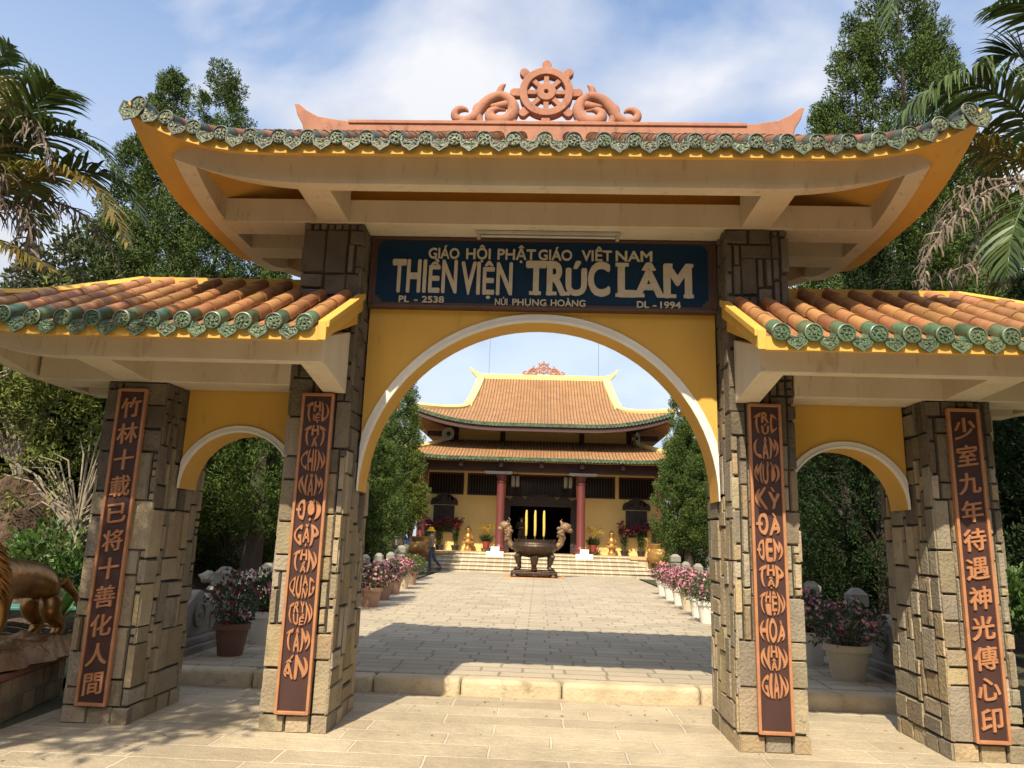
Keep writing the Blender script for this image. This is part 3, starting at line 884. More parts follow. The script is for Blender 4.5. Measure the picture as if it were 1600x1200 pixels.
    for ya, yb in ((-YE-0.004, -0.022), (SYB+0.004, 0.932)):
        vb = MB()
        zt0, zt1 = side_top(SXI, max(-YE, min(SYB, ya)))+0.035, side_top(SXI, yb)+0.035
        prof = [(ya, zt0-0.150), (yb, zt1-0.16), (yb, zt1), (ya, zt0)]
        xa, xb = sorted((s*(SXI-0.045), s*(SXI+0.02)))
        vb.prism(prof, lambda u, v, t: (t, u, v), xa, xb)
        prof = [(ya, zt0-0.05), (yb, zt1-0.05), (yb, zt1+0.006), (ya, zt0+0.006)]
        xa, xb = sorted((s*(SXI-0.065), s*(SXI-0.043)))
        vb.prism(prof, lambda u, v, t: (t, u, v), xa, xb)
        vb.build('verge_board', M['yellow'], roof, smooth=0, bevel=0.006)
    # ring beam
    rb = MB()
    Yf, Yr, Xo = -0.80, SYB-0.25, 4.66
    def up2(x, y):
        a = clamp((x-3.7)/0.92)**2.2; d = min(abs(y-Yf), abs(Yr-y)); return a*clamp(1-d/1.0)**2
    def bar(path, w):
        pass
    outer = [(SXI+0.05+(Xo-SXI-0.05)*i/30, Yf) for i in range(30)]+[(Xo, Yf+(Yr-Yf)*i/20) for i in range(20)]+[(Xo-(Xo-SXI-0.05)*i/30, Yr) for i in range(31)]
    inner = [(min(x, Xo-0.12), max(Yf+0.12, min(Yr-0.12, y))) for x, y in outer]
    n = len(outer)
    zb = lambda p: 2.900+0.17*up2(*p)
    zt = lambda p: SZE+0.08+0.26*up2(*p)
    V = [(s*p[0], p[1], zb(p)) for p in outer]+[(s*p[0], p[1], zt(p)) for p in outer]+[(s*q[0], q[1], zb(p)) for p, q in zip(outer, inner)]+[(s*q[0], q[1], zt(p)+0.03) for p, q in zip(outer, inner)]
    Fc = []
    for i in range(n-1):
        k = i+1
        Fc += [(i, k, n+k, n+i), (2*n+k, 2*n+i, 3*n+i, 3*n+k), (k, i, 2*n+i, 2*n+k), (n+i, n+k, 3*n+k, 3*n+i)]
    Fc += [(0, n, 3*n, 2*n), (n-1, 2*n-1, 4*n-1, 3*n-1)]
    rb.add(V, Fc)
    rb.build('ring_beam', M['cream'], roof, smooth=30)
    cb = MB()
    for ya, yb in ((-0.004, 0.36), (0.735, 0.925)):
        xa, xb = sorted((s*(X2+0.003), s*4.5)); cb.box(xa, xb, ya, yb, ZS, ZS+0.24)
    cb.build('cross_beam', M['cream'], roof, smooth=0, bevel=0.008)
    for cx, hw in ((1.80, 0.10), (3.60, 0.135)):
        for ya, yb in ((-0.006, Yf+0.12), (0.926, Yr-0.12)):
            c = MB()
            if cx < 2:
                prof = [(ya, 2.80), (yb, 2.903), (yb, 3.14), (ya, 3.36)]
            else:
                prof = [(ya, ZS-0.002), (yb, 2.904), (yb, 3.14), (ya, 3.36)]
            xa, xb = sorted((s*(cx-hw), s*(cx+hw)))
            c.prism(prof, lambda u, v, t: (t, u, v), xa, xb)
            c.build('cantilever', M['cream'], roof, smooth=0, bevel=0.006)
    return roof
side_roof(-1); side_roof(1)

# ------------------------------------------------------------------ lettering
_fc = bpy.data.curves.new('letters', 'FONT')
_fo = bpy.data.objects.new('letters', _fc); COL.objects.link(_fo)
def glyphs(txt, bold=0.0, res=4):
    """outline of a word from the built-in typeface; made bold by layered shifted copies, x/y in em, z in 0..1 front to back (+layer)"""
    _fc.body = txt; _fc.offset = 0; _fc.extrude = 0.5; _fc.resolution_u = res; _fc.size = 1.0
    dg = bpy.context.evaluated_depsgraph_get(); dg.update()
    me = bpy.data.meshes.new_from_object(_fo.evaluated_get(dg))
    bm = bmesh.new(); bm.from_mesh(me); bpy.data.meshes.remove(me)
    bmesh.ops.remove_doubles(bm, verts=bm.verts, dist=1e-5)
    for v in bm.verts: v.co.z = 0.0 if v.co.z > 0 else 1.0
    if bold:
        base = list(bm.verts)+list(bm.edges)+list(bm.faces)
        for k, (dx, dy) in enumerate(((bold, 0), (-bold, 0), (0, bold*0.8), (0, -bold*0.8), (bold*0.7, bold*0.55), (-bold*0.7, -bold*0.55), (bold*0.7, -bold*0.55), (-bold*0.7, bold*0.55))):
            r = bmesh.ops.duplicate(bm, geom=base)
            for v in r['geom']:
                if isinstance(v, bmesh.types.BMVert): v.co.x += dx; v.co.y += dy; v.co.z += 0.04*(k+1)
    return bm
def bm_arrays(bm):
    bm.verts.ensure_lookup_table(); bm.verts.index_update()
    V = [tuple(v.co) for v in bm.verts]; Fc = [tuple(v.index for v in f.verts) for f in bm.faces]
    bm.free(); return V, Fc
_bm = glyphs('H'); CAP = max(v.co.y for v in _bm.verts); _bm.free()

SIGN = thing('name_board', 'long navy blue board with cream lettering above the central arch', 'sign', (0, 0.30, 3.70))
sb = MB(); sb.box(-1.64, 1.64, 0.0, 0.075, 0.0, 0.700); sb.build('board', M['sign_frame'], SIGN, smooth=0)
# painted field with stepped corners
sf = MB()
a, b, c_, d_, q = -1.575, 1.56, 0.055, 0.665, 0.03
poly = [(a+2*q, c_), (b-2*q, c_), (b-2*q, c_+q), (b-q, c_+q), (b-q, c_+2*q), (b, c_+2*q), (b, d_-2*q), (b-q, d_-0.5*q), (b-2*q, d_), (a+2*q, d_), (a+q, d_-0.5*q), (a, d_-2*q), (a, c_+2*q), (a+q, c_+2*q), (a+q, c_+q), (a+2*q, c_+q)]
sf.prism(poly, lambda u, v, t: (u, t, v), -0.006, 0.002)
sf.build('painted_field', M['sign_blue'], SIGN, smooth=0)
fr = MB()
for x0, x1, z0, z1 in ((-1.64, 1.64, 0.675, 0.70), (-1.64, 1.64, 0.0, 0.028), (-1.64, -1.605, 0.03, 0.673), (1.605, 1.64, 0.03, 0.673)): fr.box(x0, x1, -0.022, -0.001, z0, z1)
fr.build('frame', M['sign_frame'], SIGN, smooth=0, bevel=0.004)
def sign_text(txt, x0, x1, zb, zt, off, slab=None):
    bm = glyphs(txt, off)
    xs = [v.co.x for v in bm.verts]; mn, mxx = min(xs), max(xs)
    k = (zt-zb)/CAP
    if zt-zb > 0.2:      # on the big line an accented letter is cut down so that its accent stays within the line
        import unicodedata
        bm.free(); bm = bmesh.new()
        for n_, ch in enumerate(txt):
            pre = glyphs(txt[:n_+1], off); x_end = max(v.co.x for v in pre.verts); pre.free()
            g_ = glyphs(ch, off); gx = max(v.co.x for v in g_.verts)
            top_acc = any(unicodedata.combining(q) == 230 for q in unicodedata.normalize('NFD', ch))
            tall = max(v.co.y for v in g_.verts)
            for v in g_.verts:
                v.co.x += x_end-gx
                if top_acc:
                    if v.co.y > CAP+off: v.co.y = CAP*0.83+(v.co.y-CAP-off)/(tall-CAP-off)*CAP*0.24
                    else: v.co.y = v.co.y*0.80
                if v.co.y < -off-0.01: v.co.y = -off+(v.co.y+off)*0.55
            V_, F_q = bm_arrays(g_)
            vs_ = [bm.verts.new(p) for p in V_]
            for f in F_q: bm.faces.new([vs_[q] for q in f])
        xs = [v.co.x for v in bm.verts]; mn, mxx = min(xs), max(xs)
    for v in bm.verts:
        v.co = Vector((x0+(v.co.x-mn)/(mxx-mn)*(x1-x0), -0.022+0.014*v.co.z, zb-3.70+v.co.y*k))
    V, Fc = bm_arrays(bm); mb = MB(); mb.add(V, Fc)
    for u0, u1, zz in (slab or ()):
        W_ = x1-x0
        z0_ = (zb if zz == 0 else zt-0.03)-3.70+(-0.012 if zz == 0 else 0.010)
        mb.box(x0+u0*W_, x0+u1*W_, -0.0245, -0.006, z0_, z0_+0.032)
    return mb
def sign_line(items):
    for it in items: sign_text(*it).build('word', M['sign_letter'], SIGN, smooth=0)
sign_line([('GIÁO', -1.085, -0.79, 4.192, 4.292, 0.022), ('HỘI', -0.725, -0.49, 4.192, 4.292, 0.022), ('PHẬT', -0.425, -0.06, 4.192, 4.292, 0.022), ('GIÁO', -0.035, 0.285, 4.192, 4.292, 0.022),
           ('VIỆT', 0.375, 0.66, 4.192, 4.292, 0.022), ('NAM', 0.695, 1.04, 4.192, 4.292, 0.022)])
sign_line([('THIỀN', -1.424, -0.80, 3.855, 4.165, 0.03), ('VIỆN', -0.765, -0.275, 3.845, 4.150, 0.03)])
sign_line([('TRÚC', -0.151, 0.645, 3.855, 4.165, 0.042, ((0.045, 0.185, 0), (0.245, 0.37, 0), (0.44, 0.525, 0), (0.235, 0.30, 1)  )), ('LÂM', 0.715, 1.407, 3.850, 4.160, 0.042, ((-0.03, 0.12, 0), (-0.03, 0.15, 1), (0.255, 0.36, 0), (0.53, 0.645, 0), (0.655, 0.785, 0), (0.885, 1.02, 0), (0.64, 0.74, 1), (0.92, 1.02, 1)))])
sign_line([('PL', -1.345, -1.245, 3.748, 3.808, 0.022), ('-', -1.20, -1.165, 3.748, 3.808, 0.022), ('2538', -1.125, -0.915, 3.748, 3.808, 0.022)])
sign_line([('NÚI', -0.433, -0.315, 3.735, 3.797, 0.02), ('PHỤNG', -0.27, 0.05, 3.735, 3.797, 0.02), ('HOÀNG', 0.09, 0.416, 3.735, 3.797, 0.02)])
sign_line([('DL', 0.893, 1.005, 3.735, 3.797, 0.022), ('-', 1.04, 1.075, 3.735, 3.797, 0.022), ('1994', 1.11, 1.30, 3.735, 3.797, 0.022)])

def disc_word(cols, cx, cz, rx, rz, y, off=0.036):
    """letters fitted in columns of a square, then bent to fill a round medallion"""
    tot = sum(c[0] for c in cols); mb = MB(); u = -1.0
    for wgt, stack in cols:
        u1 = u+2*wgt/tot; n = len(stack)
        for i, ch in enumerate(stack):
            v1 = 1-2*i/n; v0 = 1-2*(i+1)/n
            bm = glyphs('D' if ch == 'Đ' else ch, off, 5)
            if ch == 'Đ':
                vs = [bm.verts.new((x, y, z)) for z in (-0.03, 1.0) for x, y in ((-0.10, 0.29), (0.34, 0.29), (0.34, 0.40), (-0.10, 0.40))]
                for q in ((0, 1, 2, 3), (0, 4, 5, 1), (1, 5, 6, 2), (2, 6, 7, 3), (3, 7, 4, 0)): bm.faces.new([vs[i] for i in q])
            bmesh.ops.triangulate(bm, faces=[f for f in bm.faces if len(f.verts) > 4])
            xs = [v.co.x for v in bm.verts]; ys = [v.co.y for v in bm.verts]
            a0, a1, b0, b1 = min(xs), max(xs), min(ys), max(ys)
            pu = 0.04; pv = 0.03
            for v in bm.verts:
                v.co.x = u+pu+(v.co.x-a0)/(a1-a0)*(u1-u-2*pu)
                v.co.y = v0+pv+(v.co.y-b0)/(b1-b0)*(v1-v0-2*pv)
            for _ in range(3):
                ed = [e for e in bm.edges if (e.verts[0].co.xy-e.verts[1].co.xy).length > 0.22]
                if ed: bmesh.ops.subdivide_edges(bm, edges=ed, cuts=1)
            bmesh.ops.triangulate(bm, faces=[f for f in bm.faces if len(f.verts) > 4])
            for v in bm.verts:
                x, yv = v.co.x, v.co.y
                X = x*math.sqrt(1-yv*yv/2); Y = yv*math.sqrt(1-x*x/2)
                v.co = Vector((cx+X*rx, y-0.009+0.016*v.co.z, cz+Y*rz))
            V, Fc = bm_arrays(bm); mb.add(V, Fc)
        u = u1
    return mb

def couplet(x0, x1, label, words, kind):
    z0, z1 = 0.152, 2.788
    t = thing('couplet_board', label, 'sign', ((x0+x1)/2, -0.012, z0), group='tall couplet boards on the gate pillars')
    hw = (x1-x0)/2; H = z1-z0; fw = 0.024
    b = MB(); b.box(-hw+0.01, hw-0.01, -0.022, 0.0, 0.01, H-0.01); b.build('board', M['panel'], t, smooth=0)
    f = MB()
    for q in ((-hw, -hw+fw, 0, H), (hw-fw, hw, 0, H), (-hw+fw, hw-fw, 0, fw), (-hw+fw, hw-fw, H-fw, H)): f.box(q[0], q[1], -0.042, -0.001, q[2], q[3])
    f.build('frame', M['copper'], t, smooth=0, bevel=0.004)
    n = len(words)
    if kind == 'round':
        top, step = H-0.165, (H-0.165-0.36)/(n-1)
        for i, wd in enumerate(words):
            cols = [(2 if len(c) == 1 and c[0] in 'MNƯƠ' else 1.7, c) for c in wd]
            cols = [(0.9 if c == ['I'] or c == ['Í'] else w_, c) for w_, c in cols]
            mb = disc_word(cols, 0, top-step*i, hw-fw-0.005, 0.099, -0.030)
            mb.build('word', M['copper'], t, smooth=0)
    else:
        top, step = H-0.165, (H-0.165-0.17)/(n-1)
        for i, ch in enumerate(words):
            bm = glyphs(ch, 0.022)
            rnd = random.Random(ord(ch))
            xs = [v.co.x for v in bm.verts]; ys = [v.co.y for v in bm.verts]
            mx_, my_ = (min(xs)+max(xs))/2, (min(ys)+max(ys))/2
            k = 0.185
            for v in bm.verts:
                X, Y = (v.co.x-mx_), (v.co.y-my_)
                v.co = Vector((X*k+0.0, -0.039+0.016*v.co.z, top-step*i+(Y+X*0.16)*k*1.02))
            V, Fc = bm_arrays(bm); mb = MB(); mb.add(V, Fc)
            mb.build('character', M['copper'], t, smooth=0)
    return t
S = lambda s: [p.split('/') for p in s.split()]
couplet(-2.07, -1.788, 'tall dark board of round copper words, on the stone pillar left of the central arch',
        [S(x) for x in ('T H/IỆ U', 'T H/Ấ T', 'C H Í N', 'N Ă M', 'Đ Ợ I', 'G Ặ P', 'T H/Ầ N', 'Q U A/N G', 'T R/U Y/Ề N', 'T Â M', 'Ấ N')], 'round')
couplet(1.793, 2.072, 'tall dark board of round copper words, on the stone pillar right of the central arch',
        [S(x) for x in ('T R/Ú C', 'L Â M', 'M Ư Ờ I', 'K Ỳ', 'Đ À', 'Đ E M', 'T H/Ậ P', 'T H/I Ệ N', 'H O Á', 'N H/Â N', 'G I A N')], 'round')
couplet(-3.722, -3.460, 'tall dark board of copper Chinese characters on the leftmost pillar beside the lion', list('竹林十載已将十善化人間'), 'han')
couplet(3.458, 3.726, 'tall dark board of copper Chinese characters on the rightmost pillar', list('少室九年待遇神光傳心印'), 'han')
bpy.data.objects.remove(_fo)

# strip lamp under the beam, over the board
LAMP = thing('strip_lamp', 'long white fluorescent strip light mounted over the blue board', 'lamp', (0.05, 0.13, 4.405))
l = MB(); l.box(-0.67, 0.67, -0.03, 0.03, -0.03, 0.0); l.build('housing', M['metal_white'], LAMP, smooth=0, bevel=0.005)
l = MB(); l.tube([(-0.62, 0, -0.045), (0.62, 0, -0.045)], 0.012, 10, flat=(0, 0, 1)); l.build('tube', M['tube'], LAMP)
l = MB(); l.box(-0.66, -0.63, -0.02, 0.02, -0.075, -0.033); l.box(0.63, 0.66, -0.02, 0.02, -0.075, -0.033); l.build('holder', M['metal_white'], LAMP, smooth=0)
# ------------------------------------------------------------------ the temple hall at the far end of the courtyard
M['hall_yellow'] = mat('hall wall ochre', (0.76, 0.57, 0.23), (0.69, 0.51, 0.20), scale=0.8, rough=0.85, bump=0.05, spots=(2.5, 0.64, (0.46, 0.33, 0.14), 0.4))
M['trim_yellow'] = mat('pale yellow ridge plaster', (0.74, 0.60, 0.24), (0.66, 0.52, 0.20), scale=1.2, rough=0.8, spots=(3, 0.62, (0.50, 0.42, 0.24), 0.45))
M['hall_tile'] = mat('old hall tiles', (0.40, 0.215, 0.085), (0.28, 0.145, 0.06), scale=2.2, rough=0.7, bump=0.9, bscale=7, bdist=0.05, spots=(4.5, 0.58, (0.12, 0.07, 0.04), 0.7), stretch=(1, 1, 1))
M['hall_pan'] = mat('dirty hall pan tiles', (0.15, 0.075, 0.035), (0.09, 0.05, 0.03), scale=3, rough=0.85)  # darker tone for the valleys between the barrel rows
M['hall_green'] = mat('hall green eave tiles', (0.12, 0.19, 0.11), (0.07, 0.12, 0.075), scale=6, rough=0.4, island=0.35)
M['dark_wood'] = mat('dark red brown timber', (0.075, 0.030, 0.024), (0.05, 0.020, 0.017), scale=3, rough=0.6, stretch=(1, 8, 8), bump=0.05)
M['column_red'] = mat('oxblood column paint', (0.145, 0.034, 0.028), (0.12, 0.028, 0.024), scale=1.5, rough=0.45)
M['carved'] = mat('carved dark timber', (0.035, 0.020, 0.016), (0.02, 0.012, 0.010), scale=14, rough=0.55, bump=1.0, bscale=9, bdist=0.05)
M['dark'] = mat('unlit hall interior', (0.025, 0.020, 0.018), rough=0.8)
M['step'] = paving('pale granite hall steps', (0.60, 0.52, 0.38), (0.50, 0.43, 0.31), (0.74, 0.71, 0.62), 0.44, 60.0, 0.022, dirt=0.5, off=(0, 20))
M['porch'] = mat('porch tiles', (0.56, 0.36, 0.17), (0.48, 0.31, 0.15), scale=3, rough=0.6)
M['brickbeige'] = paving('beige plinth masonry', (0.52, 0.44, 0.28), (0.44, 0.37, 0.23), (0.30, 0.25, 0.17), 0.4, 60.0, 0.015, dirt=0.3, off=(0, 20))

TY = 29.5; FZ = 0.93
TEMPLE = thing('temple_hall', 'ochre temple hall with double orange tiled roof and red columns, beyond the courtyard', 'temple', (0.08, TY, FZ))
TX = 0.08
class TB(MB):
    """shapes given in world metres, stored relative to the hall's base"""
    def build(s, *a, **k):
        s.v = [(x, y-TY, z-FZ) for x, y, z in s.v]
        return super().build(*a, **k)
# plinth and porch floor
b = TB(); b.box(-6.3, 6.3, 27.02, 40.0, -0.05, FZ-0.004); b.build('plinth', M['brickbeige'], TEMPLE, smooth=0)
b = TB(); b.box(-6.36, 6.36, 26.96, 29.48, FZ-0.12, FZ+0.004); b.build('porch_floor', M['porch'], TEMPLE, smooth=0, bevel=0.02)
# walls with the door and the clerestory openings
b = TB()
W = 5.62
b.box(-W, -1.78, TY, TY+0.25, FZ, 3.56); b.box(1.78, W, TY, TY+0.25, FZ, 3.56)
b.box(-1.78, 1.78, TY+0.004, TY+0.25, 3.14, 3.56)
for x0, x1 in ((-W, -5.45), (-3.72, -3.56), (-1.86, -1.70), (1.70, 1.86), (3.56, 3.72), (5.45, W)): b.box(x0, x1, TY, TY+0.25, 3.56, 4.62)
b.box(-W, W, TY, TY+0.25, 4.62, 5.6)
for s in (-1, 1): b.box(*sorted((s*W, s*(W-0.25))), TY+0.25, 38.5, FZ, 5.6)
b.box(-W, W, 38.5, 38.75, FZ, 5.6)
b.build('wall', M['hall_yellow'], TEMPLE, smooth=0)
b = TB(); b.box(-4.2, 4.2, TY+0.002, TY+0.2, 5.6, 6.95); b.build('clerestory_wall', M['hall_yellow'], TEMPLE, smooth=0)
b = TB(); b.box(-4.2, 4.2, TY-0.03, TY+0.0, 6.50, 6.56); b.build('cornice', M['hall_yellow'], TEMPLE, smooth=0)
for x in (-4.2, -1.92, 1.92, 4.2):
    b = TB(); b.box(x-0.12, x+0.12, TY-0.09, TY+0.05, 5.75, 7.05); b.build('eave_post', M['dark_wood'], TEMPLE, smooth=0)
# inner ceiling keeps the hall dark; altar shapes inside
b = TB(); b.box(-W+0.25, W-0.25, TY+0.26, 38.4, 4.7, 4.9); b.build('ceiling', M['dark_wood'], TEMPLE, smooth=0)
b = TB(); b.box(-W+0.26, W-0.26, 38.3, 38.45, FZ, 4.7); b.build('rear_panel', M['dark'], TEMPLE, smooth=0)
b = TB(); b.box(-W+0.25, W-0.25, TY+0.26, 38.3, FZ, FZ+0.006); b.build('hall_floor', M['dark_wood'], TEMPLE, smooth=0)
# barred clerestory windows
for x0, x1 in ((-5.45, -3.72), (-3.56, -1.86), (-1.70, 1.70), (1.86, 3.56), (3.72, 5.45)):
    f = TB()
    for q in ((x0, x1, 3.56, 3.64), (x0, x1, 4.54, 4.62), (x0, x0+0.07, 3.64, 4.54), (x1-0.07, x1, 3.64, 4.54)): f.box(q[0], q[1], TY+0.06, TY+0.14, q[2], q[3])
    n = int((x1-x0)/0.13)
    for i in range(1, n): x = x0+(x1-x0)*i/n; f.box(x-0.016, x+0.016, TY+0.085, TY+0.115, 3.64, 4.54)
    wdw = f.build('barred_window', M['dark_wood'], TEMPLE, smooth=0)
    g = TB(); g.box(x0+0.03, x1-0.03, TY+0.15, TY+0.17, 3.6, 4.58); g.build('pane', mat('smoky pane', (0.02, 0.018, 0.016), rough=0.12) if 'pane' not in M else M['pane'], wdw, smooth=0)  # near-black sheet painted to stand for the dark interior behind the bars
# door surround with a cloud-shaped carved lintel
dr = TB()
for s in (-1, 1): dr.box(*sorted((s*1.44, s*1.80)), TY-0.10, TY+0.2, FZ, 3.16)
dr.box(-1.80, 1.80, TY-0.12, TY+0.2, 3.10, 3.24)
door = dr.build('door_surround', M['carved'], TEMPLE, smooth=0, bevel=0.02)
def lobes(cx, w, z0, h, y0, y1, ls):
    pts = [(cx-w, z0)]
    for u, r, hh in ls:
        for k in range(9):
            th = math.pi*(1-k/8); pts.append((cx+u*w+math.cos(th)*r*w, z0+h*hh*(0.35+0.65*math.sin(th))))
    pts.append((cx+w, z0))
    p = TB(); p.prism(pts, lambda u, v, t: (u, t, v), y0, y1); return p
lobes(0, 2.0, 3.22, 0.46, TY-0.16, TY-0.02, ((-0.86, 0.14, 0.55), (-0.55, 0.17, 0.78), (0, 0.38, 1.0), (0.55, 0.17, 0.78), (0.86, 0.14, 0.55))).build('carved_lintel', M['carved'], door, smooth=0, bevel=0.02)
for x in (-4.62, 4.55):
    p = TB(); p.box(x-0.50, x+0.50, TY-0.08, TY+0.0, 1.78, 3.05); wdw = p.build('carved_window', M['carved'], TEMPLE, smooth=0, bevel=0.015)
    lobes(x, 0.66, 3.05, 0.62, TY-0.11, TY-0.01, ((-0.74, 0.25, 0.55), (-0.40, 0.2, 0.8), (0, 0.36, 1.0), (0.40, 0.2, 0.8), (0.74, 0.25, 0.55))).build('carved_head', M['carved'], wdw, smooth=0, bevel=0.02)
    p = TB(); p.box(x-0.52, x+0.52, TY-0.125, TY-0.11, 3.04, 3.056); p.build('pale_rail', M['trim_yellow'], wdw, smooth=0)
    p = TB(); p.lathe([(0.30, 0), (0.30, 0.03), (0.24, 0.05), (0.22, 0.02)], 20, (0, 0, 0)); p.v = [(x+a, TY-0.085-c, 2.5+b_) for a, b_, c in p.v]; p.build('carved_medallion', M['carved'], wdw)
# columns
for x in (-5.35, -1.80, 1.80, 5.35):
    c = TB(); c.lathe([(0.30, 0), (0.30, 0.10), (0.25, 0.16), (0.27, 0.24), (0.22, 0.30), (0.195, 0.40), (0.185, 2.8), (0.18, 3.05), (0.22, 3.10), (0.22, 3.16), (0.18, 3.2), (0.24, 3.45), (0.24, 3.60)], 20, (x, 27.25, FZ+0.004))
    c.build('column', M['column_red'], TEMPLE)
b = TB(); b.box(-6.2, 6.2, 27.05, 27.42, 4.52, 4.95); b.build('porch_beam', M['dark_wood'], TEMPLE, smooth=0, bevel=0.02)
for x in (-5.35, -3.6, -1.8, 0, 1.8, 3.6, 5.35):
    b = TB(); b.box(x-0.09, x+0.09, 26.5, TY, 4.70, 4.95); b.build('porch_rafter', M['dark_wood'], TEMPLE, smooth=0)

def corr(x, sp=0.155):                                   # barrel-tile corrugation
    u = (x/sp) % 1.0
    return 0.065*math.sqrt(max(0, 1-(2*u-1)**2))
# lower roof: a skirt round the hall
def low_z(d, a): return 5.02+0.36*d+0.28*clamp((a-0.62)/0.38)**2.2*clamp(1-d/2.4)
LE, LD = 26.30, 3.2                                       # eave line, depth of the skirt
roof = TB()
nx, sp = 84, 0.155
half = 6.45
NX = int(2*half/sp)*6
def low_front(i, j):
    d = LD*j; hw = half-(half-4.45)*j; x = -half+2*half*i
    xx = max(-hw, min(hw, x))
    return (xx, LE+d, low_z(d, abs(xx)/half)+ (corr(x) if abs(x) < hw else 0))
roof.grid(low_front, NX, 12)
roof.mi = [1 if (k//12) % 6 in (0, 5) else 0 for k in range(len(roof.f))]
lower = roof.build('lower_roof', [M['hall_tile'], M['hall_pan']], TEMPLE, smooth=60, recalc=False)
for s in (-1, 1):                                         # side skirts
    r = TB()
    def sd(i, j, s=s):
        t = i; hw = half-(half-4.45)*t
        y = (LE+LD*t)+j*((38.7+(TY-LE)-LD*t)-(LE+LD*t))
        c = min(y-LE, 41.9-y)
        return (s*hw, y, low_z(LD*t, 1-0.38*clamp((c-LD*t)/2.5)) + corr(y)*0)
    r.grid(sd, 8, 40); r.build('side_skirt', M['hall_tile'], lower, smooth=60)
e = TB()
for i in range(int(2*half/sp)):
    x = -half+(i+0.5)*sp; z = low_z(0, abs(x)/half)
    e.tube([(x, LE-0.05, z+0.015), (x, LE+0.10, z+0.05)], 0.062, 8, flat=(0, 0, 1))
    e.prism([(x-0.05+sp/2, z+0.02), (x+0.05+sp/2, z+0.02), (x+0.04+sp/2, z-0.06), (x+sp/2, z-0.10), (x-0.04+sp/2, z-0.06)], lambda u, v, t: (u, t, v), LE-0.02, LE)
e.build('eave_tiles', M['hall_green'], lower, smooth=40, recalc=False)
e = TB()
def lowunder(i, j):
    x = -half+2*half*i; d = LD*j; hw = half-(half-4.45)*j; xx = max(-hw, min(hw, x)); return (xx, LE+0.02+d, low_z(d, abs(xx)/half)-0.10)
e.grid(lowunder, 40, 4, flip=True); e.build('soffit', M['dark_wood'], lower, recalc=False)
e = TB()
n = 40
V = []
for i in range(n+1):
    x = -half+2*half*i/n; z = low_z(0, abs(x)/half)
    V += [(x, LE+0.0, z-0.02), (x, LE+0.0, z-0.06), (x, LE+0.10, z-0.07), (x, LE+0.10, z-0.10)]
e.add(V, [(4*i+k, 4*i+4+k, 4*i+5+k, 4*i+1+k) for i in range(n) for k in range(3)])
e.m = 0; e.build('eave_board', M['trim_yellow'], lower, smooth=0)
for s in (-1, 1):
    h = TB(); h.tube([(s*(4.43+(half-4.43)*t), TY-(LD)*t, low_z(LD*(1-t), (4.43+(half-4.43)*t)/half)+0.10) for t in [k/12 for k in range(13)]], 0.13, 6, squash=1.0)
    h.build('hip_ridge', M['trim_yellow'], lower, smooth=30)

# upper roof: concave hip-and-gable roof with a long ridge
UE, UK, UR = 26.95, 30.0, 33.3
def u_half(y):
    if y <= UK:
        t = (y-UE)/(UK-UE); return 5.98-(5.98-3.72)*(1-(1-t)**1.75)
    return 3.72-0.32*(y-UK)/(UR-UK)
def u_z(y, a):
    t = (y-UE)/(UR-UE)
    z = 6.66+3.50*(0.62*t+0.38*t*t)
    return z+0.70*clamp((a-0.30)/0.70)**2.3*clamp(1-t/0.52)**1.5
roof = TB()
NY = 26
def uf(i, j):
    y = UE+(UR-UE)*j; hw = u_half(y); x = -5.98+2*5.98*i
    xx = max(-hw, min(hw, x))
    a = abs(xx)/5.98
    return (xx, y, u_z(y, abs(xx)/max(hw, 0.1)*1.0 if y < UK else a) + (corr(x) if abs(x) < hw else 0))
NX = int(2*5.98/sp)*6
roof.grid(uf, NX, NY)
roof.mi = [1 if (k//NY) % 6 in (0, 5) else 0 for k in range(len(roof.f))]
upper = roof.build('upper_roof', [M['hall_tile'], M['hall_pan']], TEMPLE, smooth=60, recalc=False)
r = TB(); r.grid(lambda i, j: (lambda p: (p[0], 2*UR-p[1], p[2]))(uf(i, j)), 60, 14, flip=True); r.build('rear_slope', M['hall_tile'], upper, smooth=60, recalc=False)
